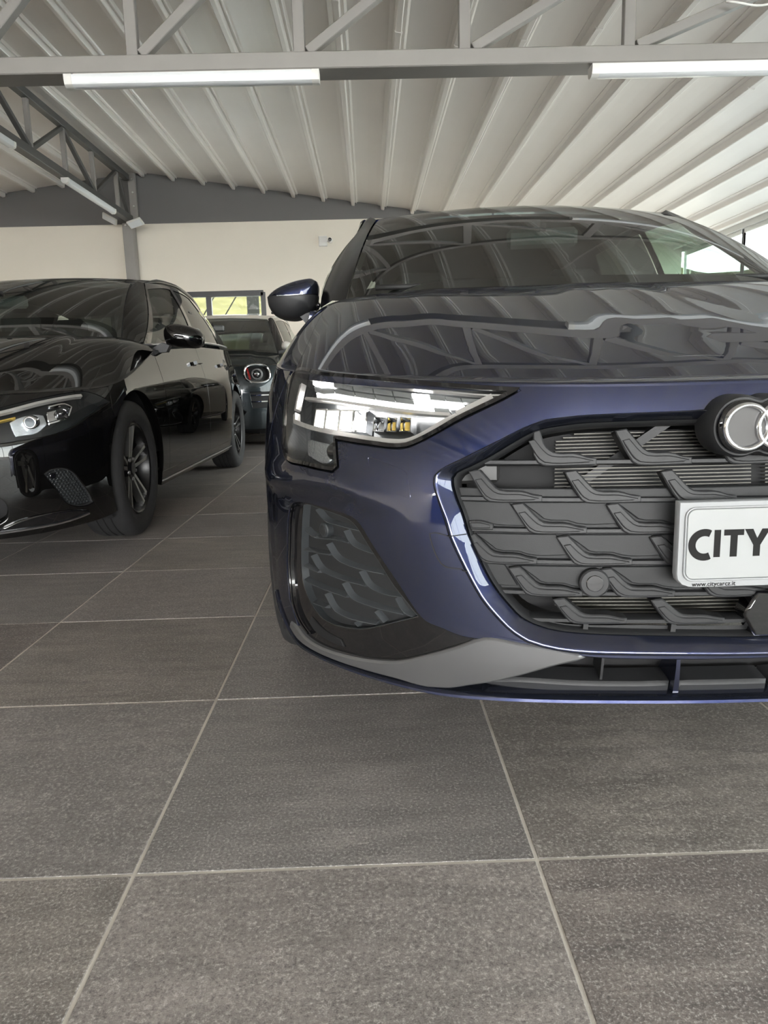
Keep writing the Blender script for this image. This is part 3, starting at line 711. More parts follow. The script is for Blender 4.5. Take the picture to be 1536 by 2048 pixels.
# ---- the black hatchback on the left
MERC = Shell(
    plan=[(0, 0), (.25, .018), (.45, .06), (.6, .125), (.7, .2), (.79, .31), (.845, .44), (.872, .6), (.884, .8), (.89, 1.0),
          (.895, 1.6), (.893, 2.6), (.886, 3.3), (.86, 3.8), (.78, 4.18), (.6, 4.33), (.3, 4.40), (0, 4.42)],
    yc=[(.1, .07), (.18, .03), (.3, 0), (.5, 0), (.62, .03), (.7, .07), (.8, .12)],
    yk=[(.1, .06), (.2, .02), (.3, 0), (.45, 0), (.58, .03), (.66, .08), (.75, .15)],
    tf=[(.1, .02), (.2, .005), (.3, 0), (.5, 0), (.6, .01), (.68, .035), (.78, .08)],
    ts=[(.1, .06), (.2, .03), (.3, .012), (.42, .004), (.55, 0), (.66, .004), (.74, .018), (.82, .042), (.98, .09)],
    side0=1.35, corner=(.25, .85), length=4.42)
MERC_HOOD = Bonnet(MERC,
    rail=[(0, .69), (.5, .69), (.8, .695), (1.0, .70), (1.2, .715), (1.5, .765), (1.8, .84), (2.0, .885)],
    cowl=[(0, 0, 1.0, .950), (.35, .28, 1.03, .952), (.7, .5, 1.08, .952), (1.0, .62, 1.13, .95), (1.3, .69, 1.19, .948), (1.6, .74, 1.26, .943), (2.0, .775, 1.36, .925)],
    p0=1.12, p1=1.9, umax=2.0, crease=[((.62, .80), .16, .010, .0, .93)])
# ---- the grey compact SUV at the back
MINI = Shell(
    plan=[(0, 0), (.3, .015), (.55, .05), (.7, .11), (.8, .2), (.86, .33), (.89, .52), (.9, .8), (.91, 1.2), (.91, 2.5), (.9, 3.3), (.87, 3.8), (.78, 4.12), (.5, 4.26), (0, 4.3)],
    yc=[(.1, .06), (.25, .01), (.4, 0), (.6, 0), (.75, .02), (.9, .07), (1.0, .12)],
    yk=[(.1, .06), (.25, .01), (.4, 0), (.6, 0), (.75, .02), (.9, .08), (1.0, .15)],
    tf=[(.1, .02), (.3, 0), (.6, 0), (.75, .01), (.9, .04), (1.0, .08)],
    ts=[(.1, .05), (.25, .02), (.4, .005), (.6, 0), (.75, .006), (.9, .035), (1.05, .07)],
    side0=1.35, corner=(.25, .85), length=4.3)
MINI_HOOD = Bonnet(MINI,
    rail=[(0, .86), (.5, .862), (.8, .868), (1.0, .87), (1.3, .88), (1.6, .92), (1.95, .97)],
    cowl=[(0, 0, .88, 1.035), (.35, .28, .9, 1.035), (.7, .5, .94, 1.03), (1.0, .62, .99, 1.025), (1.3, .70, 1.05, 1.018), (1.6, .75, 1.12, 1.01), (1.95, .79, 1.2, 1.0)],
    p0=1.9, p1=2.4, umax=1.95, crease=[((.62, .70), .12, .015, .0, .93)])
# ---------------------------------------------------------------- car building blocks
def both(f):
    """call for the near (-1) and far (+1) flank"""
    return [f(s) for s in (-1, 1)]
def sgn(pts, s): return [(s * p[0], p[1]) for p in pts]
def arc(uc, zc, r, a0, a1, n=14):
    return [(uc + r * math.cos(math.radians(a0 + (a1 - a0) * k / n)), zc + r * math.sin(math.radians(a0 + (a1 - a0) * k / n))) for k in range(n + 1)]
def tyre_prof(R, w, rim):
    h = w / 2; s = R - rim
    return [(rim, -h * .80), (rim + s * .18, -h * .97), (rim + s * .5, -h * 1.0), (rim + s * .8, -h * .93), (R - .006, -h * .80), (R, -h * .62),
            (R, -h * .36), (R - .006, -h * .34), (R - .006, -h * .29), (R, -h * .27), (R, -.006), (R - .006, -.004), (R - .006, .004), (R, .006), (R, h * .27), (R - .006, h * .29), (R - .006, h * .34), (R, h * .36), (R, h * .62), (R - .006, h * .80), (rim + s * .8, h * .93), (rim + s * .5, h), (rim + s * .18, h * .97), (rim, h * .8)]
def wheel(parent, x, y, R, w, rim, side, style, mface, mdark):
    """one wheel; outer face towards side"""
    b = MB(); hw = w / 2 * side
    rimp = [(rim + .001, hw * .80), (rim - .006, hw * .84), (rim - .014, hw * .80), (rim - .022, hw * .60), (rim - .028, 0), (rim - .02, -hw * .7), (rim, -hw * .8)]
    b.lathe(rimp, 'x', (0, 0, 0), 48); wo = b.build('wheel', mdark, parent, True); wo.location = (x, y, R); flat_sharp(wo, 40)
    t = MB().lathe(tyre_prof(R, w, rim), 'x', (0, 0, 0), 56).build('tyre', M['tyre'], wo, True); flat_sharp(t, 45)
    d = MB().lathe([(.05, -.012), (rim * .72, -.012), (rim * .72, .012), (.05, .012)], 'x', (hw * .15, 0, 0), 32, True).build('brake_disc', M['disc'], wo, True); flat_sharp(d)
    hub = MB().lathe([(.001, hw * .66), (.03, hw * .66), (.036, hw * .60), (.062, hw * .55), (.066, hw * .3), (.066, 0)], 'x', (0, 0, 0), 24).build('hub', mdark, wo, True); flat_sharp(hub)
    n = 5
    def spoke(off, wd, m):
        bb = MB(); V = []; r0, r1 = .05, rim - .012
        for k in range(7):
            f = k / 6; r = r0 + (r1 - r0) * f; wdt = wd * (1.15 - .35 * math.sin(f * PI)) ; o = off * (.35 + .65 * f**.8)
            xo = hw * (.56 + .20 * f); th = .035
            for (dx, dw) in ((xo, -wdt / 2), (xo, wdt / 2), (xo - th * side, wdt * .62), (xo - th * side, -wdt * .62)): V.append((dx, o + dw, r))
        Fc = [(0, 1, 2, 3), (24, 27, 26, 25)] + [(k * 4 + i, (k + 1) * 4 + i, (k + 1) * 4 + (i + 1) % 4, k * 4 + (i + 1) % 4) for k in range(6) for i in range(4)]
        o = bb.add(V, Fc).build('spoke', m, wo, True); flat_sharp(o, 40); return o
    protos = [spoke(.032, .018, mface), spoke(-.032, .018, mface)] if style == 'twin' else [spoke(0, .05, mface)]
    for pr in protos:
        for k in range(n):
            o = pr if k == 0 else pr.copy()
            if k: link(o, wo)
            o.rotation_euler = (2 * PI * k / n + (.0 if style == 'twin' else .3), 0, 0)
    bolt = MB().lathe([(.001, hw * .64), (.008, hw * .64), (.009, hw * .5)], 'x', (0, 0, .05), 8).build('wheel_bolt', M['alu'], wo, True)
    for k in range(n):
        o = bolt if k == 0 else bolt.copy()
        if k: link(o, wo)
        o.rotation_euler = (2 * PI * (k + .5) / n, 0, 0)
    return wo
def loft(name, secs, m, parent, cap=True, deg=50):
    """closed sections of equally many 3-D points"""
    n = len(secs[0]); V = [p for s in secs for p in s]; Fc = []
    for a in range(len(secs) - 1):
        for i in range(n): Fc.append((a * n + i, a * n + (i + 1) % n, (a + 1) * n + (i + 1) % n, (a + 1) * n + i))
    if cap: Fc += [tuple(range(n))[::-1], tuple((len(secs) - 1) * n + i for i in range(n))]
    o = mesh_obj(name, V, Fc, m, parent); flat_sharp(o, deg); return o
def seat(parent, x, y, z=.26, m=None):
    m = m or M['trim']
    s = MB().box((0, .25, .13), (.50, .52, .20), .05).build('seat', m, parent, True); s.location = (x, y, z)
    b = MB().box((0, 0, 0), (.50, .14, .62), .06, Matrix.Rotation(-.32, 3, 'X')); b = b.build('backrest', m, s, True); b.location = (0, .60, .46)
    h = MB().box((0, 0, 0), (.26, .10, .17), .04).build('headrest', m, s, True); h.location = (0, .74, .86)
    for o in (s, b, h): flat_sharp(o, 30)
    return s
def interior(car, C):
    u0, yh = C['cowl_y'], C['hdr_y']
    zb = C['cowl_z']
    W = C['in_w']
    prof = [(u0 + .10, zb - .03), (u0 + .30, zb - .012), (u0 + .55, zb - .03), (u0 + .60, zb - .07), (u0 + .58, zb - .20), (u0 + .52, .45), (u0 + .10, .45)]
    secs = []
    for f in (-1, -.6, 0, .6, 1): secs.append([(f * W, y + .05 * f * f * (1 if k < 3 else .3), z) for k, (y, z) in enumerate(prof)])
    loft('dashboard', secs, M['trim'], car)
    th = PI * 2; sx = -C.get('wheel_side', 1) * .36
    ring = [(sx + .185 * math.cos(a), u0 + .72 + .185 * math.sin(a) * -.42, zb - .13 + .185 * math.sin(a) * .90) for a in np.linspace(0, 2 * PI, 29)[:-1]]
    sw = MB().tube(ring, .016, 8, True).build('steering_wheel', M['trim'], car, True)
    hubc = Vector((sx, u0 + .70, zb - .13))
    MB().tube([hubc + Vector((-.17, 0, 0)), hubc, hubc + Vector((.17, 0, 0))], [.016, .06, .016], 8).build('wheel_hub', M['trim'], sw, True)
    for x in (-.37, .37): seat(car, x, u0 + .80)
    for x in (-.37, .37): seat(car, x, u0 + 1.66, .28)
    MB().box((0, (u0 + 2.0), .24), (2 * W, 2.6, .06)).build('cabin_floor', M['trim'], car)
    for s in (-1, 1): MB().box((s * (W + .02), u0 + 1.35, .62), (.05, 2.0, .62), .02).build('door_trim', M['trim'], car)
    mz = C['mir']  # inside mirror
    r = MB().box((0, 0, 0), (.25, .03, .068), .014).build('inside_mirror', M['mirback'], car, True); r.location = mz; r.rotation_euler = (.12, 0, C.get('mir_rz', 0))
    flat_sharp(r, 30)
    MB().box((0, .017, 0), (.235, .003, .056), .001).build('mirror_glass', M['mirror'], r)
    MB().bar((0, 0, .02), (0, -.035, .055), .02, .02).build('mirror_stalk', M['rubber'], r)
def greenhouse(car, C):
    bn = C['bonnet']; uw = C['ws_u']; hs, hy, hk, hz, hc = C['hdr']
    def ws(w, t):
        w = np.asarray(w, float); t = np.asarray(t, float); a = np.abs(w) * uw
        bx = np.sign(w) * bn.cx(a); by = bn.cy(a) + .018; bz = bn.cz(a) + .002
        hx = w * hs; hyy = hy + hk * w * w; hzz = hz - hc * w * w
        e = C.get('ws_bulge', .028) * 4 * t * (1 - t)
        return np.stack([bx + (hx - bx) * t, by + (hyy - by) * t - e * .75, bz + (hzz - bz) * t + e], -1)
    out = [(-.985, .0), (-.5, .0), (0, .0), (.5, .0), (.985, .0), (.985, .5), (.98, .99), (.5, .995), (0, .995), (-.5, .995), (-.98, .99), (-.985, .5)]
    panel('windscreen', ws, out, C['m_ws'], car, step=.05, rim=0)
    inner = [(-.93, .06), (0, .07), (.93, .06), (.945, .5), (.93, .93), (.5, .945), (0, .945), (-.5, .945), (-.93, .93), (-.945, .5)]
    fr = panel('windscreen_frit', ws, [(p[0] * 1.01, p[1]) for p in out], M['rubber'], car, holes=[inner], step=.06, off=-.006, rim=0)
    rs = C['rail_s']; rz = C['rail_z']; bs = C['belt_s']; bz = C['belt_z']; ye = C['roof_end']; crown = C.get('crown', .03)
    def roof(w, v):
        w = np.asarray(w, float); v = np.asarray(v, float); y0 = hy + .012 + hk * w * w; y = y0 + (ye - y0) * v
        k = sstep(0, .18, v); s = (hs + .012) * (1 - k) + (rs(y) - .012) * k
        z = (hz + .004 - hc * w * w) * (1 - k) + (rz(y) + .01 + crown * (1 - w * w)) * k
        z = z + (rz(y) - rz(hy + .1)) * (1 - k) * .6
        return np.stack([w * s, y, z], -1)
    q = np.linspace(-1, 1, 15); vv = np.linspace(0, 1, 13)
    panel('roof', roof, [(-1, 0), (-.5, 0), (0, 0), (.5, 0), (1, 0), (1, .5), (1, 1), (0, 1), (-1, 1), (-1, .5)], C['m_roof'], car, step=.06, rim=.02, ch=.004)
    panel('headliner', roof, [(-.97, .01), (0, .01), (.97, .01), (.97, .99), (-.97, .99)], M['headliner'], car, step=.1, off=-.035, rim=0)
    # side: A line of the pillar foot to the roof rail
    ya, yt = C['apil']           # y of the outer pillar line at belt and at rail
    def sidesurf(y, t):
        y = np.asarray(y, float); t = np.asarray(t, float)
        e = .022 * 4 * t * (1 - t)
        return np.stack([bs(y) + (rs(y) - bs(y)) * t + e, y, bz(y) + (rz(y) - bz(y)) * t], -1)
    tt = np.linspace(0, 1, 12)
    glassA = ws(np.full(12, 1.0), tt)
    yl = ya + (yt - ya) * tt; outer = sidesurf(yl, tt)
    mid = (glassA + outer) / 2; mid[:, 0] += .012 * np.sin(tt * PI)**.5; mid[:, 1] -= .015; mid[:, 2] += .010
    for s in (-1, 1):
        f = np.array([s, 1, 1]); strip('a_pillar', [glassA * f, mid * f, outer * f], C['m_pillar'], car)
    yw0, yw1 = C['glass_y']      # front and rear end of the side windows at the belt
    ytop1 = C['glass_top_y']; yb = C['b_pillar']
    def side_pts(y0b, y0t, y1b, y1t, lo=.05, hi=.90):
        n = 7; a = [(y0b + (y1b - y0b) * k / n, lo) for k in range(n + 1)]; b = [(y1t + (y0t - y1t) * k / n, hi) for k in range(n + 1)]; return a + b
    for s in (-1, 1):
        def ss(y, t, s=s):
            p = sidesurf(y, t).copy(); p[..., 0] *= s; return p if s > 0 else p
        mk = lambda nm, pts, m, off, **k: panel(nm, (lambda y, t: ss(y, t)), pts, m, car, step=.06, off=off * s, rim=0, **k)
        yf_top = ya + (yt - ya) * .9 + .03
        mk('front_side_window', side_pts(yw0, yf_top, yb - .03, yb + .02), C['m_side'], 0.0)
        mk('rear_side_window', side_pts(yb + .05, yb + .09, yw1, ytop1), C.get('m_rside', M['darkglass']), 0.0)
        # frame around the windows
        o = [(ya, .0), (yb, 0), (C['side_end'][0], .0), (C['side_end'][1], 1.0), (yb, 1.0), (yt, 1.0)]
        hole1 = side_pts(yw0, yf_top, yb - .03, yb + .02); hole2 = side_pts(yb + .05, yb + .09, yw1, ytop1)
        panel('window_frame', (lambda y, t: ss(y, t)), o, C['m_frame'], car, holes=[hole1, hole2], step=.08, off=.004 * s, rim=0)
        # bright or dark strip along the belt
        pts = [(ya + (C['side_end'][0] - ya) * k / 20, .02) for k in range(21)]
        p, n = onsurf(ss, pts, .008 * s); MB().tube(p, .008, 6).build('belt_moulding', C['m_belt'], car, True)
        pr = [(yt + (C['side_end'][1] - yt) * k / 20, 1.0) for k in range(21)]
        p, n = onsurf(ss, pr, 0); rl = MB().tube(p, [.005, .010, .015] + [.018] * (len(p) - 3), 8).build('roof_rail', C['m_roofrail'], car, True)
        # rear end of the cabin, in body colour
    def rear(w, t):
        w = np.asarray(w, float); t = np.asarray(t, float); y0, z0, s0 = C['tail']
        top = roof(w, np.ones_like(w)); x = top[..., 0] + (w * s0 - top[..., 0]) * t; y = top[..., 1] + (y0 - .05 * w * w - top[..., 1]) * t + .03 * 4 * t * (1 - t)
        return np.stack([x, y, top[..., 2] + (z0 - top[..., 2]) * t], -1)
    def rear2(w, t): return rear(w, 1 - np.asarray(t, float))
    rp = lambda nm, o, m, **k: panel(nm, lambda w, t: rear(w, t), o, m, car, step=.08, rim=0, **k)
    rw = [(-.8, .12), (.8, .12), (.85, .5), (.82, .92), (-.82, .92), (-.85, .5)]
    rp('rear_window', rw, M['darkglass']); rp('rear_pillar_skin', [(-1, 0), (0, 0), (1, 0), (1, 1), (0, 1), (-1, 1)], C['m_paint'], holes=[rw])
def body_sides(car, C):
    """fenders, doors, quarters, sills and tail on the shell"""
    S = C['shell']; bn = C['bonnet']; mp = C['m_paint']; U = S.u_at
    uf, ud, uq = U(C['y_f']), U(C['y_d']), U(C['y_q']); uE = S.L
    ucf, ucr = U(C['axle']), U(C['axle'] + C['wb']); R = C['R']; ra = C['arch']; g = .0025; zs = C['sill']; zt = C['belt_top']
    sc = math.degrees(math.asin((zs - R) / ra)) if zs < R else 0
    zb = lambda u: float(zt(u))
    for s in (-1, 1):
        # front fender (side)
        rail = [(u, float(bn.rz(u)) - .003) for u in np.linspace(C['joint'][0][0], uf - g, 10)]
        a1 = 180 - math.degrees(math.asin((C['joint'][-1][1] - R) / ra))
        fend = rail + [(uf - g, .6), (uf - g, zs)] + arc(ucf, R, ra, sc, a1)[0:] + [(p[0] + g * 2, p[1]) for p in C['joint'][::-1]][:-1]
        panel('fender', S, sgn(fend, s), mp, car, step=.04, rim=.02)
        def door(nm, ua, ub, extra=None):
            top = [(u, zb(u)) for u in np.linspace(ua + g, ub - g, 8)]
            pts = top + ([(ub - g, .6), (ub - g, zs)] if extra is None else extra) + [(ua + g, zs), (ua + g, .6)]
            o = panel(nm, S, sgn(pts, s), mp, car, step=.05, rim=.02); return o
        d1 = door('front_door', uf, ud)
        d2 = door('rear_door', ud, uq, None if ucr - ra > uq else [(uq - g, .75)] + [p for p in arc(ucr, R, ra, 180 - 0, 180, 1)] if False else None) if ucr - ra > uq - .02 else door('rear_door', ud, uq, [(uq - g, .68)] + [p for p in arc(ucr, R, ra, math.degrees(math.acos(np.clip((uq - g - ucr) / ra, -1, 1))), 180 - sc)])
        for dd, ua, ub in ((d1, uf, ud), (d2, ud, uq)):
            hu = ub - .17; hz = C['handle_z']
            sweep('door_handle', S, [(s * (hu - .085), hz - .004), (s * (hu - .03), hz), (s * (hu + .03), hz + .002), (s * (hu + .085), hz + .002)], [(-.012, 0), (-.010, .022), (.010, .022), (.012, 0)], mp if not C.get('handle_m') else C['handle_m'], dd, off=.012, step=.03)
        # quarter and tail
        ue = uE - .72
        a0 = math.degrees(math.acos(np.clip((uq + g - ucr) / ra, -1, 1))) if ucr - ra < uq else 180 - sc
        q = [(u, zb(u)) for u in np.linspace(uq + g, ue, 8)] + [(ue, .62), (U(C['axle'] + C['wb'] + .42), .56)] + arc(ucr, R, ra, math.degrees(math.asin((.56 - R) / ra)), a0)
        if ucr - ra >= uq: q += [(uq + g, zs)]
        panel('rear_quarter', S, sgn(q, s), mp, car, step=.05, rim=.02)
        # sill
        panel('side_skirt', S, sgn([(ucf + ra * .97, zs - .003), (ucr - ra * .97, zs - .003), (ucr - ra * .99, zs - .075), (ucf + ra * .99, zs - .075)], s), C['m_sill'], car, step=.08, rim=.03)
        if C.get('sill_line'): sweep('sill_moulding', S, [(s * (ucf + ra * .97), zs - .05), (s * (ucr - ra * .97), zs - .05)], [(-.004, 0), (-.003, .006), (.003, .006), (.004, 0)], C['sill_line'], car, off=.002, step=.1)
        # wheel-house liners
        for uc in (ucf, ucr):
            y = C['axle'] if uc == ucf else C['axle'] + C['wb']; w = C['half'] - .03
            rows = []
            for x in (w - .02, w - .30):
                rows.append([(s * x, y + (ra + .012) * math.cos(math.radians(a)), max(.14, R + (ra + .012) * math.sin(math.radians(a)))) for a in range(-30, 211, 12)])
            strip('wheel_liner', rows, M['dark'], car)
        for y in (C['axle'], C['axle'] + C['wb']):
            wheel(car, s * (C['tyre_out'] - C['tw'] / 2), y, R, C['tw'], C['rim'], s, C['wstyle'], C['m_rim'], M['rimdark'])
        tl = [(uE - .70, .80), (uE - .45, .81), (uE - .42, .70), (uE - .70, .71)]
        panel('tail_light', S, sgn(tl, s), M['redlens'], car, step=.05, off=.004, rim=.02)
        # door mirror
        C['mirror_fn'](car, s)
    e = .72
    zt0 = zb(uE)
    tg = [(-(e) + 2 * e * k / 12, zt0) for k in range(13)] + [(e, .55), (-e, .55)]
    S2 = lambda u, z: S(np.where(np.asarray(u) >= 0, uE - np.abs(u), -(uE - np.abs(u))) * -1.0, z)
    def tailf(u, z):
        u = np.asarray(u, float); a = uE - np.abs(u); p = S(a, z); x = np.where(u >= 0, -1, 1) * p[..., 0]; return np.stack([x, p[..., 1], p[..., 2]], -1)
    panel('tailgate', tailf, tg, mp, car, step=.06, rim=.02)
    panel('rear_bumper', tailf, [(-1.0, .545), (0, .545), (1.0, .545), (1.0, .25), (0, .22), (-1.0, .25)], mp, car, step=.06, rim=.02)
    L = S.len
    MB().box((0, L / 2 + .05, .20), (2 * (C['half'] - .16), L - .9, .10), .02).build('underbody_light_block', M['dark'], car)  # dark box added so that no light comes through underneath
    MB().box((0, (C['axle'] + .05) / 2 + .2, .45), (1.0, C['axle'] - .1, .36), .02).build('engine_bay_light_block', M['dark'], car)  # unseen dark box added to block light through the grille
# ---------------------------------------------------------------- the blue hatchback
HEADLIGHT = [(.993, .733), (.823, .726), (.662, .714), (.547, .703), (.448, .695), (.408, .692), (.438, .677), (.478, .659), (.508, .645), (.54, .627), (.572, .611), (.596, .602), (.62, .6), (.663, .603), (.753, .61), (.742, .562), (.751, .555), (.831, .559), (.923, .566), (.952, .585), (.97, .643), (.993, .681), (1.014, .719)]
BEZ_IN = [(0, .640), (.123, .64), (.176, .64), (.246, .639), (.316, .637), (.365, .631), (.386, .626), (.414, .612), (.457, .587), (.493, .569), (.512, .56), (.517, .552), (.517, .544), (.512, .524), (.501, .495), (.491, .46), (.476, .426), (.458, .389), (.444, .367), (.426, .345), (.408, .326), (.386, .314), (.357, .305), (.315, .3), (.244, .297), (.137, .294), (.03, .291), (0, .291)]
BEZ_OUT = [(0, .653), (.11, .653), (.176, .651), (.246, .65), (.315, .648), (.365, .643), (.393, .634), (.439, .612), (.494, .585), (.534, .565), (.544, .556), (.546, .545), (.54, .519), (.528, .483), (.521, .457), (.506, .424), (.488, .388), (.47, .356), (.448, .329), (.422, .303), (.397, .286), (.364, .276), (.314, .269), (.243, .267), (.171, .266), (.028, .264), (0, .264)]
INT_B = [(.465, .287), (.505, .291), (.535, .301), (.565, .311), (.587, .335), (.61, .367), (.638, .402), (.667, .438), (.687, .464), (.701, .474), (.731, .481), (.784, .486), (.843, .487), (.898, .481), (.919, .472), (.935, .447), (.952, .38), (.961, .327), (.949, .275), (.907, .238), (.895, .221)]
INSET = [(.869, .482), (.849, .485), (.809, .483), (.748, .477), (.718, .471), (.701, .46), (.677, .432), (.651, .401), (.621, .362), (.597, .337), (.576, .313), (.602, .303), (.652, .284), (.695, .27), (.727, .265), (.771, .262), (.81, .266), (.849, .283), (.88, .308), (.892, .332), (.889, .393), (.876, .459)]
BLADE_T = [(.905, .228), (.867, .215), (.819, .21), (.749, .212), (.67, .218), (.616, .227), (.563, .246), (.503, .27), (.465, .286), (.408, .28), (.35, .272), (.307, .265)]
BLADE_B = [(.307, .262), (.35, .251), (.404, .232), (.459, .214), (.497, .204), (.525, .196), (.557, .193), (.565, .192), (.623, .198), (.693, .200), (.778, .200), (.844, .200), (.899, .205), (.935, .219)]
LIP = [(1.06, .262), (1.013, .240), (.975, .222), (.935, .204), (.894, .193), (.821, .192), (.734, .192), (.658, .190), (.592, .187), (.547, .185), (.525, .185), (.421, .188), (.274, .190), (.165, .190), (.019, .190), (0, .190)]
COVER1 = [(.671, .58), (.665, .581), (.633, .573), (.599, .562), (.593, .558), (.586, .519), (.588, .516), (.607, .52), (.655, .53), (.659, .534)]
COVER2 = [(.5235, .458), (.547, .462), (.554, .46), (.553, .452), (.535, .411), (.529, .407), (.5005, .404)]
IFINS = [[(.825, .474), (.797, .458), (.755, .454), (.698, .451)], [(.873, .429), (.845, .421), (.761, .426), (.731, .425)], [(.74, .445), (.723, .425), (.7, .418), (.661, .413)], [(.793, .412), (.768, .391), (.737, .384), (.648, .38)], [(.881, .387), (.786, .394)], [(.851, .38), (.823, .36), (.779, .354), (.691, .352)], [(.659, .406), (.641, .388)], [(.704, .375), (.684, .353), (.656, .345), (.607, .343)], [(.885, .354), (.827, .353)], [(.75, .345), (.728, .324), (.685, .317), (.611, .313)], [(.888, .326), (.853, .324), (.741, .322)], [(.805, .314), (.779, .292), (.738, .285), (.669, .285)], [(.626, .339), (.608, .316), (.586, .31)], [(.885, .287), (.804, .29)], [(.671, .307), (.651, .291)], [(.72, .278), (.711, .274)]]
DRL_T = [(.924, .726), (.825, .721), (.757, .713), (.701, .708), (.654, .703), (.611, .698), (.575, .695), (.543, .691), (.514, .687), (.465, .683)]
DRL_B = [(.877, .689), (.798, .687), (.734, .682), (.68, .676), (.634, .671), (.594, .667), (.56, .664), (.53, .662), (.50, .662)]
def audi_crease(a, z):
    """shelf above the side intake: the lower corner sits a little deeper than the shoulder"""
    zc = np.interp(a, [.60, .68, .745, .83, .93, 1.04], [.494, .509, .522, .521, .514, .509])
    k = sstep(.58, .80, a) * (1 - sstep(1.06, 1.16, a))
    f = sstep(0, .022, zc - z) * (1 - sstep(.20, .30, zc - z)) * .010 * k + .012 * k * np.exp(-((z - zc - .012) / .022)**2) * -1
    return -f * .55 * sstep(.6, 1.0, a), f
AUDI.extra = audi_crease
AC = dict(shell=AUDI, bonnet=AUDI_HOOD, m_paint=M['blue'], m_roof=M['blue'], m_pillar=M['pillar'], m_frame=M['gloss'], m_belt=M['gloss'], m_roofrail=M['blue'], m_ws=M['glass'], m_side=M['sideglass'], m_sill=M['satin'],
    y_f=1.36, y_d=2.42, y_q=3.22, axle=.87, wb=2.636, R=.32, arch=.352, sill=.25, half=.905, tyre_out=.885, tw=.225, rim=.238, wstyle='single', m_rim=M['rimface'],
    joint=[(1.035, .728), (1.06, .66), (1.09, .585), (1.13, .552), (1.20, .552)], handle_z=.84, belt_top=lambda u: .932,
    ws_u=1.36, hdr=(.585, 2.0, .07, 1.374, .026), cowl_y=1.06, cowl_z=.957, hdr_y=2.0, in_w=.66, mir=(.0, 1.66, 1.19), mir_rz=-.12,
    rail_s=pchip([2.0, 2.3, 2.7, 3.2, 3.8, 4.1], [.628, .64, .645, .63, .59, .56]), rail_z=pchip([2.0, 2.1, 2.4, 2.8, 3.2, 3.8, 4.1], [1.335, 1.352, 1.383, 1.40, 1.395, 1.345, 1.30]),
    belt_s=pchip([1.2, 1.5, 2.0, 3.0, 3.8, 4.2], [.765, .80, .818, .815, .77, .70]), belt_z=pchip([1.2, 1.6, 2.5, 3.5, 4.2], [.938, .944, .955, .98, 1.02]),
    roof_end=3.92, crown=.028, apil=(1.36, 2.12), glass_y=(1.52, 3.35), glass_top_y=3.2, b_pillar=2.46, side_end=(4.0, 3.85), tail=(4.28, .95, .66), ws_bulge=.03)
car = empty('blue_hatchback', (.64, 1.10, 0))
tag(car, 'dark blue hatchback with lit headlight and wide black grille', 'car')
def audi_mirror(car, s):
    cap = [(.971, .989), (.958, 1.002), (.931, 1.019), (.887, 1.035), (.844, 1.044), (.814, 1.045), (.799, 1.036), (.795, 1.02), (.798, .991), (.873, .988)]
    base = [(.971, .988), (.873, .9865), (.798, .989), (.802, .966), (.808, .943), (.829, .933), (.866, .914), (.90, .913), (.933, .921), (.955, .937), (.967, .957)]
    c = np.array([.875, .985])
    def lay(poly, n=6):
        P = resample(poly, True, .012, 50); out = []
        for y, k in ((1.395, .35), (1.405, .66), (1.425, .86), (1.455, .965), (1.50, 1.0), (1.545, .985), (1.55, .95)):
            out.append([(s * (c[0] + (p[0] - c[0]) * k), y + .06 * (.97 - p[0]) * -1 * (1 if k < 1 else .5), c[1] + (p[1] - c[1]) * k) for p in P])
        return out
    m = loft('door_mirror', lay(cap), M['blue'] if s < 0 else M['blue'], car, deg=60)
    loft('mirror_base', lay(base), M['satin'], m, deg=60)
    MB().prism([(s * p[0], p[1]) for p in rrect(.135, .085, .02, 4, .88, .978)][::1 if s > 0 else -1], 1.549, 1.553).build('mirror_glass', M['mirror'], m)
    st = [(.863, .925), (.834, .889), (.79, .880), (.760, .905), (.808, .94)]
    a = [(s * p[0], 1.44, p[1]) for p in st]; b = [(s * p[0], 1.52, p[1]) for p in st]
    loft('mirror_stalk', [a, b], M['satin'], m, deg=30)
AC['mirror_fn'] = audi_mirror
body_sides(car, AC); greenhouse(car, AC); interior(car, AC)

# bonnet and fender tops
HS = [(0, .985), (.15, 1.03), (.35, 1.12), (.6, 1.25), (.8, 1.36), (.97, 1.46)]    # shut line: t, u
hood = [(-u, t) for t, u in HS] 
hood_full = [(u, .0) for u in np.linspace(-.985, .985, 41)] + [(u, t) for t, u in HS[1:]] + [(u, .985) for u in np.linspace(1.40, -1.40, 15)] + [(-u, t) for t, u in HS[:0:-1]]
panel('bonnet', AUDI_HOOD, hood_full, M['blue'], car, step=.028, bstep=.02, rim=.012, ch=.003)
for s in (-1, 1):
    ft = [(u + .004, t) for t, u in HS] + [(1.56, .99), (1.93, .99), (1.95, .5), (1.95, 0.0)] + [(u, .0) for u in np.linspace(1.90, 1.03, 14)]
    panel('fender_top', AUDI_HOOD, sgn(ft, s), M['blue'], car, step=.03, rim=.01)
    # wiper cowl
cow = lambda w, t: AUDI_HOOD(np.asarray(w) * 1.4, .975 + np.asarray(t) * .06)
panel('cowl_trim', AUDI_HOOD, [(-1.45, .975), (0, .975), (1.45, .975), (1.45, 1.05), (0, 1.05), (-1.45, 1.05)], M['satin'], car, step=.06, off=-.012, rim=0)
for s, x0 in ((1, -.30), (1, .42)):
    bb = MB(); pts = [(x0 + .62 * f - .31, 1.10 + .05 * abs(f - .5) + (.10 * f if x0 < 0 else .06 * f), .972 + .012 * f) for f in np.linspace(0, 1, 8)]
    bb.tube(pts, .008, 6).build('wiper', M['rubber'], car, True)

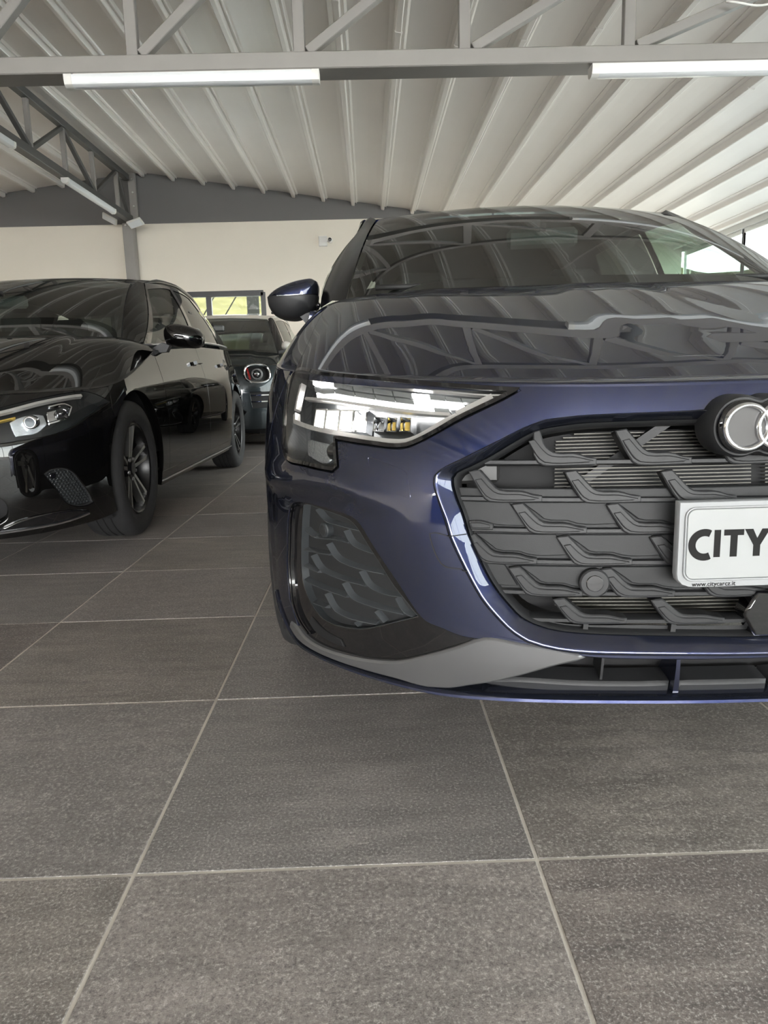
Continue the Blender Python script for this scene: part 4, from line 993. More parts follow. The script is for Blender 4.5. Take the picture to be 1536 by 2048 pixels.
# bumper skin
def mir(pts): return [(-p[0], p[1]) for p in pts]
uc = AUDI.u_at(.87)
right = [(0, .691), (.15, .6915), (.3, .6925), (.412, .6945), (.405, .6885), (.434, .673), (.476, .654), (.506, .640), (.54, .622), (.572, .606), (.596, .597), (.62, .595), (.663, .598), (.745, .604), (.735, .560), (.751, .550), (.831, .554), (.926, .561), (.957, .582), (.975, .643), (.998, .681), (1.018, .715), (1.03, .725)] \
    + [(p[0] - .0025, p[1]) for p in AC['joint'][1:]] + arc(uc, .32, .352, 180 - 41, 180 + 13, 10) + [(1.11, .215), (1.06, .222), (1.0, .214), (.95, .206), (.91, .204), (.897, .214)] \
    + INT_B[::-1] + [(.408, .280), (.35, .271), (.307, .2645), (.15, .2595), (0, .259)]
bump = right + mir(right)[::-1][1:-1]
bezel_hole = BEZ_OUT[:-1] + mir(BEZ_OUT)[::-1][:-1]
bp = panel('front_bumper', AUDI, bump, M['blue'], car, holes=[[(p[0] * 1.002, .459 + (p[1] - .459) * .9985) for p in bezel_hole], COVER1, mir(COVER1)], step=.022, bstep=.01, rim=.015, ch=.002, sharp=30)
for s in (-1, 1):
    c = np.mean(COVER1, axis=0); cv = [tuple(c + (np.array(p) - c) * .975) for p in COVER1]
    panel('tow_cover', AUDI, sgn(cv, s), M['blue'], bp, step=.02, rim=.006, ch=.0008, bstep=.006)
    sweep('washer_cover_seam', AUDI, sgn(COVER2, s), [(-.0009, -.0006), (-.0009, .0004), (.0009, .0004), (.0009, -.0006)], M['dark'], bp, step=.006)
# bezel: three-facet frame of the grille
def match(A, B, anchors, n=16):
    oa, ob = [], []
    for (a0, b0), (a1, b1) in zip(anchors[:-1], anchors[1:]):
        for L, i0, i1, out in ((A, a0, a1, oa), (B, b0, b1, ob)):
            P = resample(L[i0:i1 + 1], False, .004, 60); d = np.r_[0, np.cumsum(np.linalg.norm(np.diff(P, axis=0), axis=1))]; t = np.linspace(0, d[-1], n + 1)[:-1]
            out += [(np.interp(q, d, P[:, 0]), np.interp(q, d, P[:, 1])) for q in t]
    oa.append(A[-1]); ob.append(B[-1]); return np.array(oa), np.array(ob)
bi, bo = match(BEZ_IN, BEZ_OUT, [(0, 0), (5, 5), (11, 10), (15, 14), (21, 20), (27, 26)])
BI = np.r_[bi, (bi * [-1, 1])[::-1][1:-1]]; BO = np.r_[bo, (bo * [-1, 1])[::-1][1:-1]]
rows = []
for f, off in ((0.0, -.012), (0.0, .004), (.10, .0095), (.22, .0105), (.34, .0085), (.62, .000), (.92, -.0095), (1.0, -.0125), (1.0, -.035)):
    uv = BO * (1 - f) + BI * f; p, n = onsurf(AUDI, uv, off); rows.append(p)
bz = strip('grille_bezel', rows, M['blue'], car, closed=True, deg=50)
for k in range(2):
    for s in (-1, 1):
        a, b = ((.5225, .459), (.4915, .461)) if k == 0 else ((.4995, .404), (.4668, .401))
        uv = [(s * (a[0] + (b[0] - a[0]) * f), a[1] + (b[1] - a[1]) * f) for f in (0, .1, .22, .34, .62, .92)]
        p = [onsurf(AUDI, [q], o)[0][0] for q, o in zip(uv, (.0045, .0098, .0108, .0088, .0003, -.0092))]
        MB().tube(p, .0009, 5).build('bezel_seam', M['dark'], bz, True)
rows = [onsurf(AUDI, BI * [.994, 1] + [0, 0], -.010)[0], onsurf(AUDI, np.c_[BI[:, 0] * .985, .466 + (BI[:, 1] - .466) * .975], -.016)[0], onsurf(AUDI, np.c_[BI[:, 0] * .985, .466 + (BI[:, 1] - .466) * .975], -.05)[0]]
strip('grille_gasket', rows, M['satin'], car, closed=True, deg=50)

# grille interior
def g_lim(z):
    z = float(z); P = BEZ_IN; best = .30
    for (a, b) in zip(P[:-1], P[1:]):
        if (a[1] - z) * (b[1] - z) <= 0 and a[1] != b[1]: best = max(best if best != .30 else 0, a[0] + (b[0] - a[0]) * (z - a[1]) / (b[1] - a[1]))
    return best
gin = [(p[0] * .99, .466 + (p[1] - .466) * .98) for p in BEZ_IN]
panel('grille_back', AUDI, gin[:-1] + mir(gin)[::-1][:-1], M['dark'], car, step=.05, off=-.10, rim=0)
ROWS = [.580, .5195, .470, .4190, .3670, .3210]
def rowz(r, u): return ROWS[r] + (.006 if r == 1 else .004) * (min(u, .46) / .46 - .5)
slp = [(-.0009, -.012), (-.0009, .002), (.0009, .002), (.0009, -.012)]
sl0 = None
for k, z in enumerate(list(np.arange(.530, .634, .0062)) + list(np.arange(.300, .345, .0062))):
    for u0, u1 in ((-.36, -.012), (.012, .36)):
        lim = min(.345, g_lim(z) - .06)
        a, b = (-lim, -.012) if u0 < 0 else (.012, lim)
        sweep('radiator_slat', AUDI, [(a, z), ((a + b) / 2, z), (b, z)], slp, M['fin_edge'], car, off=-.080, step=.12, taper=None)
# bright leading edges of the shutters, the pale bracket at the corner
for s in (-1, 1):
    MB().box((s * .455, .165, .553), (.075, .03, .045), .006).build('headlamp_bracket', M['slat'], car)
    MB().bar((s * .36, .16, .60), (s * .36, .16, .625), .006, .006).build('bracket_pin', M['alu'], car)
    MB().bar((s * .15, .10, .632), (s * .33, .13, .50), .014, .014).build('radiator_stay', M['satin'], car)
# closed lower field
cl = [(0, .532), (.15, .532), (.3, .533), (.46, .535), (.512, .536), (.500, .500), (.489, .460), (.474, .426), (.456, .389), (.440, .3635), (.3, .3605), (0, .3595)]
panel('grille_plate', AUDI, cl + mir(cl)[::-1][1:-1], M['satin2'], car, step=.04, off=-.026, rim=.02)
barp = [(-.0045, -.03), (-.0045, -.006), (-.0025, -.002), (.0028, -.002), (.0045, -.006), (.0045, -.03)]
for r in range(6):
    lim = g_lim(rowz(r, .4)) - .004
    us = np.linspace(-lim, lim, 25)
    sweep('grille_bar', AUDI, [(u, rowz(r, abs(u)) - .0035) for u in us], barp, M['satin'], car, off=-.014, raw=True)
FT = [(-82, -118), (-38, -124), (10, -68), (36, -40), (56, -28), (85, -23), (150, -22), (175, -17), (205, -6), (245, -1), (245, 20), (120, 22), (40, 22), (12, 19), (-8, 8), (-28, -22)]
PT = [(-52, -78), (-28, -82), (6, -42), (28, -22), (50, -12), (80, -9), (150, -8), (200, 2), (232, 9), (150, 12), (50, 12), (20, 8), (-2, -6)]
CT = [(-30, -127), (335, -125), (382, -24), (250, -21), (208, -27), (168, -41), (90, -43), (62, -50), (40, -70)]
ELB = [[.374, .226, .078], [.459, .305, .156], [.389, .240, .091], [.468, .318, .172], [.395, .250, .104], [.324, .169]]
HT = [1.10, 1.0, .94, .92, .92, .80]
def fin_pts(T, u, r, sx=.000353, sz=.00034):
    return [(-u + x * sx, rowz(r, u) - y * sz * HT[r]) for x, y in T]
def clip_left(pts):
    """keep the piece inside the bezel"""
    out = []
    for p in pts:
        lim = g_lim(p[1]) - .003; out.append((max(p[0], -lim), p[1]))
    return out
for r, row in enumerate(ELB):
    for u in row:
        for s in (1, -1):
            f = [(s * p[0], p[1]) for p in clip_left(fin_pts(FT, u, r))]; pd = [(s * p[0], p[1]) for p in clip_left(fin_pts(PT, u, r))]
            fo = panel('grille_fin', AUDI, f, M['satin'], car, step=.02, bstep=.009, off=-.011, rim=.02 if 0 < r < 5 else .028, ch=.0022, sharp=30)
            panel('fin_pad', AUDI, pd, M['satin'], fo, step=.02, bstep=.008, off=-.0078, rim=.003, ch=.0016, sharp=40)
            if 1 < r < 5:
                c = [(s * p[0], p[1]) for p in clip_left(fin_pts(CT, u, r))]
                panel('grille_panel', AUDI, c, M['satin2'], car, step=.03, bstep=.012, off=-.0195, rim=.006, ch=.0015, sharp=25)
# half panels against the bezel and the small stub on the left
for s in (-1, 1):
    for T in ([(.504, .514), (.425, .512), (.398, .476), (.445, .4775), (.462, .4805), (.492, .4815)], [(.482, .412), (.434, .4095), (.413, .3755), (.4625, .3775)]):
        panel('grille_panel', AUDI, sgn(T, s), M['satin2'], car, step=.03, bstep=.012, off=-.0195, rim=.006, ch=.0015, sharp=25)
    st = panel('grille_fin', AUDI, sgn([(.489, .4815), (.47, .4815), (.452, .477), (.452, .470), (.486, .470)], s), M['satin'], car, step=.02, bstep=.008, off=-.011, rim=.02, ch=.002)
    panel('fin_pad', AUDI, sgn([(.486, .479), (.47, .479), (.456, .4755), (.456, .4725), (.484, .4725)], s), M['satin'], st, step=.02, bstep=.006, off=-.0078, rim=.003, ch=.0014)
    # short struts under the lowest bar
    for u in (.300, .160): sweep('grille_strut', AUDI, [(s * u, .317), (s * (u + .002), .294)], [(-.004, -.02), (-.004, 0), (.004, 0), (.004, -.02)], M['satin'], car, off=-.016)
    sn = panel('parking_sensor_seat', AUDI, [(s * .29 + .021 * math.cos(a), .384 + .0205 * math.sin(a)) for a in np.linspace(0, 2 * PI, 25)[:-1]], M['satin'], car, step=.02, bstep=.02, off=-.004, rim=.02, ch=.003, sharp=90)
    panel('parking_sensor', AUDI, [(s * .29 + .0125 * math.cos(a), .384 + .0125 * math.sin(a)) for a in np.linspace(0, 2 * PI, 21)[:-1]], M['gloss'], sn, step=.02, bstep=.02, off=-.0025, rim=.003, ch=.001, sharp=90)
lowp = [(.438, .352), (.42, .336), (.40, .3205), (.385, .3155), (.33, .3055), (.2, .3015), (0, .2985), (0, .293), (.244, .2975), (.315, .3005), (.357, .3055), (.386, .3145)]
panel('grille_floor', AUDI, [(0, .296), (.2, .2985), (.32, .302), (.38, .315), (.40, .326), (.36, .312), (.2, .306), (0, .303)] + mir([(0, .303), (.2, .306), (.36, .312), (.40, .326), (.38, .315), (.32, .302), (.2, .2985), (0, .296)])[1:-1], M['satin'], car, step=.04, off=-.03, rim=.0)
rd = [(-.052, .330), (-.034, .364), (.034, .364), (.052, .330), (.034, .297), (-.034, .297)]
panel('radar_cover', AUDI, rd, M['gloss'], car, step=.03, off=-.002, rim=.03, ch=.004)
# four-ring badge on its black housing
RC, RR, RZ, RY = [-.0815, -.0322, .0171, .0664], .0366, .6285, -.0235
def ring_union(R, n=26):
    """outline of the four joined discs"""
    pts = []
    for k in range(720):
        a = 2 * PI * k / 720; d = np.array([math.cos(a), math.sin(a)]); best = 0
        for c in [k - np.mean(RC) for k in RC]:
            b = d[0] * c; q = R * R - c * c + b * b
            if q > 0: best = max(best, b + math.sqrt(q))
        pts.append((d[0] * best + np.mean(RC), RZ + d[1] * best))
    return pts[::6]
hb = MB().prism(ring_union(.0475), RY + .017, .05, .008).build('badge_housing', M['satin'], car, True); flat_sharp(hb, 40)
MB().prism(ring_union(.0405), RY + .008, .03, .002).build('badge_plinth', M['gloss'], hb, True)
flat_sharp(MB().prism(ring_union(.0345), RY + .0065, .02).build('badge_field', M['ringface'], hb), 40)
for c in RC:
    b = MB().lathe([(RR - .0085, .0), (RR - .0075, -.006), (RR - .004, -.0085), (RR - .0008, -.006), (RR, 0)], 'y', (c, RY + .0065, RZ), 56)
    b.build('badge_ring', M['chrome'], hb, True)
# number plate in its holder
hold = [(-.180, .520), (.180, .520), (.180, .408), (.178, .399), (.171, .391), (.160, .387), (.148, .386), (-.148, .386), (-.160, .387), (-.171, .391), (-.178, .399), (-.180, .408)]
ph = MB().prism([(p[0], p[1]) for p in hold[::-1]], -.027, -.012, .003).build('plate_holder', M['holder'], car, True); flat_sharp(ph, 30)
MB().prism(rrect(.334, .108, .012, 5, .0, .4545), -.0295, -.023, .0015).build('number_plate', M['plate'], ph)
rp_ = [(x, z) for x, z in rrect(.339, .112, .014, 5, 0, .4545)]
MB().tube([(x, -.0285, z) for x, z in rp_], .0017, 6, True).build('plate_rim', M['holder'], ph, True)
def letter(poly, y=-.0302): return MB().prism(poly, y, y + .001).build('letter', M['ink'], ph)
def ring_poly(cx, cz, ro, ri, a0, a1, n=26, sx=1.0):
    o = [(cx + ro * sx * math.cos(math.radians(a0 + (a1 - a0) * k / n)), cz + ro * math.sin(math.radians(a0 + (a1 - a0) * k / n))) for k in range(n + 1)]
    i = [(cx + ri * sx * math.cos(math.radians(a1 + (a0 - a1) * k / n)), cz + ri * math.sin(math.radians(a1 + (a0 - a1) * k / n))) for k in range(n + 1)]
    return o + i
lo, hi = .4345, .4765
cp = ring_poly(-.1405, .4540, .0245, .0135, 62, 298, 30)
# the C: open ring with upright terminals, built as quads
n = len(cp) // 2; V = []; Fc = []
for k in range(n):
    V += [(min(cp[k][0], -.1300), -.0302, cp[k][1]), (min(cp[2 * n - 1 - k][0], -.1300), -.0302, cp[2 * n - 1 - k][1])]
V2 = V + [(x, y + .001, z) for x, y, z in V]; m2 = len(V)
for k in range(n - 1):
    a, b, c_, d = 2 * k, 2 * k + 1, 2 * k + 3, 2 * k + 2
    Fc += [(a, b, c_, d), (m2 + a, m2 + d, m2 + c_, m2 + b), (a, d, m2 + d, m2 + a), (b, m2 + b, m2 + c_, c_)]
o = mesh_obj('letter', V2, Fc, M['ink'], ph, None, False); flat_sharp(o, 40)
letter([(-.1258, lo), (-.1162, lo), (-.1162, hi), (-.1258, hi)])
letter([(-.1010, lo), (-.0905, lo), (-.0905, .4675), (-.0812, .4675), (-.0812, hi), (-.1112, hi), (-.1112, .4675), (-.1010, .4675)])
letter([(-.0658, lo), (-.0555, lo), (-.0555, .4515), (-.0415, hi), (-.0535, hi), (-.0605, .4620), (-.0675, hi), (-.0800, hi), (-.0658, .4515)])
tx = bpy.data.curves.new('web_address', 'FONT'); tx.body = 'www.citycarcz.it'; tx.size = .0108; tx.extrude = .0002; tx.offset = .00008; tx.space_character = 1.02
to = bpy.data.objects.new('web_address_curve', tx); COL.objects.link(to)
bpy.context.view_layer.update()
me = bpy.data.meshes.new_from_object(to.evaluated_get(bpy.context.evaluated_depsgraph_get())); bpy.data.objects.remove(to)
me.materials.clear(); me.materials.append(M['ink']); me.name = 'web_address'
wa = link(bpy.data.objects.new('web_address', me), ph); w0 = max(v.co.x for v in me.vertices) - min(v.co.x for v in me.vertices)
wa.location = (-.1555, -.0276, .3888); wa.rotation_euler = (PI / 2, 0, 0); wa.scale = (.0672 / w0, .0672 / w0, 1)

# side intake, blade, lip
for s in (-1, 1):
    fr = [(p[0] * 1.0 - .0, p[1]) for p in INT_B] + [(.905, .2265), (.867, .2155), (.819, .2105), (.749, .2125), (.67, .2185), (.616, .2275), (.563, .2465), (.503, .2705)]
    c = np.array([.76, .36]); fr2 = [tuple(c + (np.array(p) - c) * .993) for p in fr]; ins = [tuple(c + (np.array(p) - c) * .985) for p in INSET]
    fo = panel('intake_frame', AUDI, sgn(fr2, s), M['gloss'], car, holes=[sgn(ins, s)], step=.03, bstep=.012, off=-.006, rim=.03, ch=.002)
    panel('intake_inset', AUDI, sgn([tuple(c + (np.array(p) - c) * 1.0) for p in ins], s), M['satin2'], car, step=.03, off=-.022, rim=0)
    left = [(.905, .474), (.921, .447), (.938, .38), (.946, .327), (.935, .280), (.897, .245), (.858, .227)]
    for d, w in ((0.0, .0045), (.014, .0035)):
        pth = [(p[0] - d, p[1] + d * .25 * (1 if p[1] < .3 else 0)) for p in left]
        sweep('intake_ridge', AUDI, sgn(pth, s), [(-w, -.004), (-w * .5, .006), (w * .5, .006), (w, -.004)], M['gloss'], fo, off=-.006, step=.012)
    sweep('inset_rim', AUDI, sgn(ins, s), [(-.003, -.012), (-.003, .0), (-.001, .003), (.002, .003), (.003, -.012)], M['fingrey'], fo, closed=True, off=-.010, step=.012)
    for f in IFINS:
        sweep('intake_fin', AUDI, sgn(f, s), [(-.0052, -.004), (-.0024, .0050), (-.0005, .0095), (.0012, .0090), (.0026, .003), (.0036, -.004)], M['finedge'], fo, off=-.019, step=.008, sharp=60)
    sn = panel('parking_sensor_seat', AUDI, [(s * .799 + .0125 * math.cos(a), .439 + .0125 * math.sin(a)) for a in np.linspace(0, 2 * PI, 25)[:-1]], M['fingrey'], fo, step=.02, bstep=.02, off=-.008, rim=.014, ch=.002, sharp=90)
    panel('parking_sensor', AUDI, [(s * .799 + .0085 * math.cos(a), .439 + .0085 * math.sin(a)) for a in np.linspace(0, 2 * PI, 21)[:-1]], M['satin'], sn, step=.02, bstep=.02, off=-.0065, rim=.003, ch=.001, sharp=90)
    sc = [(.845, .262), (.80, .246), (.752, .240), (.744, .229), (.79, .232), (.835, .240), (.852, .250)]
    panel('intake_slot', AUDI, sgn(sc, s), M['dark'], fo, step=.03, off=-.003, rim=.003)
    bl = BLADE_T[:-1] + BLADE_B + [(.93, .228)]
    panel('front_blade', AUDI, sgn(bl, s), M['blade'], car, step=.025, bstep=.012, off=.004, rim=.02, ch=.004, sharp=30)
# lower duct between the blades
dk = [(0, .258), (.15, .258), (.30, .259), (.36, .246), (.42, .226), (.50, .203), (.55, .194), (.4, .192), (.2, .193), (0, .193)]
panel('lower_duct', AUDI, dk + mir(dk)[::-1][1:-1], M['dark'], car, step=.04, off=-.075, rim=0)
du = [(.165, .205), (.20, .2035), (.30, .2035), (.42, .2065), (.47, .202), (.40, .1955), (.165, .1945)]
for s in (-1, 1):
    panel('duct_floor', AUDI, sgn(du, s), M['satin'], car, step=.03, off=-.012, rim=.04, ch=.006)
    panel('duct_floor', AUDI, sgn([(.006, .205), (.145, .205), (.145, .195), (.006, .195)], s), M['satin'], car, step=.03, off=-.012, rim=.04, ch=.006)
    sweep('duct_vane', AUDI, sgn([(.270, .259), (.272, .208)], s), [(-.003, -.06), (-.002, 0), (.002, 0), (.003, -.06)], M['satin'], car, off=-.022)
    sweep('duct_divider', AUDI, sgn([(.155, .261), (.155, .240), (.155, .215), (.155, .196)], s), [(-.009, -.05), (-.0035, .000), (.0035, .000), (.009, -.05)], M['blue'], car, off=-.003, taper=[(0, .8), (1, 1.3)])
ls = LIP + mir(LIP)[::-1][1:]
sweep('lip_spoiler', AUDI, ls, [(-.0045, -.06), (-.0052, .006), (-.0040, .0125), (-.0022, .0142), (.0024, .0122), (.0044, .006), (.0052, -.004), (.0055, -.06)], M['blue'], car, off=.0, step=.012, sharp=60, taper=[(0, .35), (.12, .5), (.3, .95), (.7, .95), (.88, .5), (1, .35)])

# headlights
LC = np.array([.68, .66])
def shrink(pts, k=.985):
    P = resample(pts, True, .012, 38); t = np.roll(P, -1, 0) - np.roll(P, 1, 0); t /= np.linalg.norm(t, axis=1, keepdims=True) + 1e-12
    a = .5 * np.sum(P[:, 0] * np.roll(P[:, 1], -1) - np.roll(P[:, 0], -1) * P[:, 1]); n = np.c_[-t[:, 1], t[:, 0]] * (1 if a > 0 else -1)
    return P + n * k
for s in (-1, 1):
    lens_uv = shrink(HEADLIGHT, .003)
    hl = panel('headlight', AUDI, sgn(lens_uv, s), M['lens'], car, step=.03, raw=True, off=.001, rim=0)
    tag(hl, 'headlight unit with stepped daytime light segments')
    P = np.array(sgn(shrink(HEADLIGHT, .002), s)); rows = [onsurf(AUDI, P, o)[0] for o in (-.001, -.02, -.06)]
    strip('lamp_wall', rows, M['lampdark'], hl, closed=True, deg=50)
    panel('lamp_back', AUDI, P, M['lampdark'], hl, step=.04, raw=True, off=-.06, rim=0)
    sweep('lens_edge', AUDI, P, [(-.0035, -.004), (-.0035, .0012), (.0035, .0012), (.0035, -.004)], M['gloss'], hl, closed=True, raw=True)
    # silver frame strips
    def fr(path, w, off=-.012, m='lampframe', nm='lamp_frame'): sweep(nm, AUDI, sgn(path, s), [(-w, -.012), (-w, .0), (w, .0), (w, -.012)], M[m], hl, off=off, step=.012)
    fr([(.945, .652), (.935, .637), (.85, .629), (.76, .622), (.69, .616), (.629, .6115), (.607, .612), (.586, .618), (.53, .648), (.515, .655)], .0042)
    fr([(.905, .684), (.877, .6835), (.80, .6815), (.734, .676), (.68, .671), (.634, .666), (.594, .662), (.56, .659), (.528, .657)], .0028)
    fr([(.455, .6845), (.515, .657)], .0055)
    fr([(.955, .712), (.945, .66)], .004); fr([(.935, .725), (.83, .7255), (.76, .718), (.70, .712), (.61, .703), (.543, .696), (.47, .688), (.44, .687)], .0012, -.014)
    # stepped segments
    lit = {(0, 0), (0, 5), (1, 5), (1, 6), (1, 7), (2, 0), (2, 1), (2, 2), (2, 3), (2, 4), (2, 5)}
    for k in range(9):
        for r in range(3):
            if k == 8 and r > 0 or k == 7 and r == 2: continue
            def pt(kk, f):
                a = np.array(DRL_T[min(kk, 9)]); b = np.array(DRL_B[min(kk, 8)]) if kk < 9 else np.array((.475, .672))
                return a + (b - a) * f
            f0, f1 = r / 3 + .04, (r + 1) / 3 - .05
            q = [pt(k, f0), pt(k + 1, f0), pt(k + 1, f1), pt(k, f1)]; c = np.mean(q, axis=0); q = [tuple(c + (p - c) * [.94, 1]) for p in q]
            panel('light_segment', AUDI, sgn(q, s), M['drl_on'] if (r, k) in lit else M['drl_off'], hl, step=.05, bstep=.05, off=-.022 - .002 * r, rim=.012, ch=.0006)
    # low-beam modules
    mod = [(.868, .828), (.824, .782), (.778, .742), (.738, .706)]
    for k, (a, b) in enumerate(mod):
        q = [(a, .668), (b, .6685), (b - .003, .630), (a - .003, .632)]
        bz_ = sweep('lamp_module', AUDI, sgn(q, s), [(-.0025, -.02), (-.0025, .003), (.0025, .003), (.0025, -.02)], M['lampframe'] if k < 3 else M['chrome'], hl, closed=True, off=-.028, step=.05, sharp=20)
        panel('beam_lens', AUDI, sgn([(a - .003, .664), (b + .003, .6645), (b, .634), (a - .006, .636)], s), M['beam'] if k in (1, 2) else M['drl_on'], bz_, step=.05, bstep=.05, off=-.034, rim=.008)
    for k, (a, b) in enumerate([(.692, .668), (.660, .640), (.632, .610)]):
        q = [(a, .660), (b, .658), (b - .002, .634), (a - .002, .635)]
        bz_ = sweep('lamp_module', AUDI, sgn(q, s), [(-.0012, -.02), (-.0012, .002), (.0012, .002), (.0012, -.02)], M['chrome'], hl, closed=True, off=-.034, step=.05, sharp=20)
        panel('reflector', AUDI, sgn([(a - .005, .655), (b + .005, .654), (b + .004, .640), (a - .006, .641)], s), M['amber'] if k else M['reflector'], bz_, step=.05, bstep=.05, off=-.042, rim=.004)
    # lower leg: reflector, dark pod
    panel('corner_reflector', AUDI, sgn([(.905, .608), (.81, .604), (.80, .580), (.815, .572), (.895, .578)], s), M['sparkle'], hl, step=.02, off=-.035, rim=.01, ch=.002)
    b = MB().lathe([(.001, -.012), (.012, -.010), (.017, 0), (.017, .02)], 'y', (0, 0, 0), 16).build('corner_lamp', M['gloss'], hl, True); p = onsurf(AUDI, [(s * .783, .592)], -.03)[0][0]; b.location = p
    sweep('lamp_leg_edge', AUDI, sgn([(.757, .612), (.748, .585), (.745, .563)], s), [(-.004, -.01), (-.003, .0), (.003, .0), (.004, -.01)], M['gloss'], hl, off=-.004)
# ---------------------------------------------------------------- the black hatchback
def lofted_mirror(out, y, m, mb, c, stalk):
    def fn(car, s):
        P = resample(out, True, .02, 50); cc = np.mean(P, axis=0); secs = []
        for dy, k in ((-.10, .30), (-.09, .62), (-.065, .86), (-.03, .97), (0, 1.0), (.03, .97), (.035, .92)):
            secs.append([(s * (cc[0] + (p[0] - cc[0]) * k), y + dy, cc[1] + (p[1] - cc[1]) * k) for p in P])
        o = loft('door_mirror', secs, m, car, deg=60)
        w = (max(p[0] for p in out) - min(p[0] for p in out)); h = (max(p[1] for p in out) - min(p[1] for p in out))
        MB().prism([(s * p[0], p[1]) for p in rrect(w * .8, h * .72, .03, 4, cc[0], cc[1])][::1 if s > 0 else -1], y + .034, y + .038).build('mirror_glass', M['mirror'], o)
        loft('mirror_stalk', [[(s * p[0], y - .04, p[1]) for p in stalk], [(s * p[0], y + .02, p[1]) for p in stalk]], mb, o, deg=30)
    return fn
car2 = empty('black_hatchback', (-1.97, 2.62, 0)); tag(car2, 'shiny black hatchback parked at the left picture edge', 'car')
mm = [(.869, .996), (.882, 1.019), (.91, 1.029), (.965, 1.026), (1.029, 1.008), (1.071, .98), (1.083, .947), (1.075, .91), (1.049, .898), (.988, .90), (.923, .908), (.88, .92), (.869, .953)]
MC = dict(shell=MERC, bonnet=MERC_HOOD, m_paint=M['blackp'], m_roof=M['blackp'], m_pillar=M['blackp'], m_frame=M['gloss'], m_belt=M['alu'], m_roofrail=M['blackp'], m_ws=M['glass'], m_side=M['sideglass'], m_rside=M['darkglass'], m_sill=M['blackp'], sill_line=M['alu'], handle_m=M['blackp'],
    y_f=1.38, y_d=2.44, y_q=3.30, axle=.89, wb=2.73, R=.32, arch=.368, sill=.26, half=.89, tyre_out=.878, tw=.215, rim=.218, wstyle='twin', m_rim=M['rimface'],
    joint=[(1.166, .706), (1.166, .645), (1.17, .60), (1.19, .562)], handle_z=.835, belt_top=lambda u: np.interp(u, [1.9, 3.2, 4.1, 5.2], [.882, .950, .965, .965]),
    ws_u=1.5, hdr=(.58, 1.93, .06, 1.335, .03), cowl_y=1.03, cowl_z=.95, hdr_y=1.93, in_w=.66, mir=(.0, 1.58, 1.17), wheel_side=-1,
    rail_s=pchip([1.9, 2.3, 2.7, 3.2, 3.8, 4.1], [.625, .64, .64, .62, .57, .54]), rail_z=pchip([1.9, 2.1, 2.4, 2.8, 3.2, 3.8, 4.1], [1.285, 1.322, 1.358, 1.372, 1.36, 1.295, 1.24]),
    belt_s=pchip([1.2, 1.5, 2.0, 3.0, 3.8, 4.2], [.765, .80, .815, .81, .76, .70]), belt_z=pchip([1.2, 1.6, 2.6, 3.3, 4.2], [.892, .918, .972, .985, 1.0]),
    roof_end=3.85, crown=.03, apil=(1.36, 2.05), glass_y=(1.50, 3.42), glass_top_y=3.1, b_pillar=2.48, side_end=(4.0, 3.75), tail=(4.30, .95, .66), ws_bulge=.03,
    mirror_fn=lofted_mirror(mm, 1.53, M['blackp'], M['satin'], None, [(.90, .915), (.88, .88), (.80, .875), (.80, .90), (.86, .93)]))
body_sides(car2, MC); greenhouse(car2, MC); interior(car2, MC)
HS2 = [(0, 1.00), (.15, 1.06), (.35, 1.16), (.6, 1.30), (.8, 1.42), (.97, 1.54)]
hf2 = [(u, .0) for u in np.linspace(-1.0, 1.0, 31)] + [(u, t) for t, u in HS2[1:]] + [(u, .985) for u in np.linspace(1.48, -1.48, 13)] + [(-u, t) for t, u in HS2[:0:-1]]
panel('bonnet', MERC_HOOD, hf2, M['blackp'], car2, step=.035, bstep=.025, rim=.012, ch=.003)
panel('cowl_trim', MERC_HOOD, [(-1.5, .975), (0, .975), (1.5, .975), (1.5, 1.05), (0, 1.05), (-1.5, 1.05)], M['satin'], car2, step=.08, off=-.012, rim=0)
for s in (-1, 1):
    ft = [(u + .004, t) for t, u in HS2] + [(1.64, .99), (1.97, .99), (1.99, .5), (1.99, 0.0)] + [(u, .0) for u in np.linspace(1.92, 1.05, 12)]
    panel('fender_top', MERC_HOOD, sgn(ft, s), M['blackp'], car2, step=.04, rim=.01)
HL2 = [(.42, .598), (.50, .615), (.623, .642), (.693, .658), (.767, .672), (.898, .689), (.963, .692), (1.038, .679), (1.129, .653), (1.16, .641), (.997, .592), (.916, .557), (.80, .527), (.689, .515), (.621, .508), (.50, .512), (.44, .54)]
FOG = [(.762, .384), (.791, .40), (.848, .398), (.882, .382), (.915, .341), (.96, .276), (.973, .239), (.941, .231), (.881, .236), (.839, .257), (.805, .315), (.771, .367)]
OPN = [(0, .33), (.50, .335), (.59, .325), (.62, .292), (.626, .252), (.616, .224), (.585, .206), (.4, .20), (0, .20)]
GRL = [(0, .63), (.34, .63), (.40, .58), (.42, .54), (.36, .47), (.30, .43), (0, .425)]
ucm = MERC.u_at(.89)
rt = [(0, .683), (.3, .683), (.6, .684), (.9, .694), (1.0, .696), (1.10, .702), (1.16, .705)] + [(p[0] - .0025, p[1]) for p in MC['joint'][1:]] + arc(ucm, .32, .368, 180 - 41, 180 + 24, 10) + [(1.08, .165), (.9, .158), (.7, .150), (.4, .145), (0, .142)]
full = lambda P: P + mir(P)[::-1][1:-1]
hs2 = [HL2, mir(HL2), FOG, mir(FOG), full(OPN), full(GRL)]
b2 = panel('front_bumper', MERC, full(rt), M['blackp'], car2, holes=hs2, step=.035, bstep=.015, rim=.015, ch=.003)
panel('lower_intake', MERC, full(OPN), M['dark'], car2, step=.06, off=-.05, rim=0)
for z in (.225, .26, .295): sweep('intake_bar', MERC, [(-.58, z), (0, z), (.58, z)], [(-.006, -.01), (-.004, .004), (.004, .004), (.006, -.01)], M['gloss'], car2, off=-.03, step=.06)
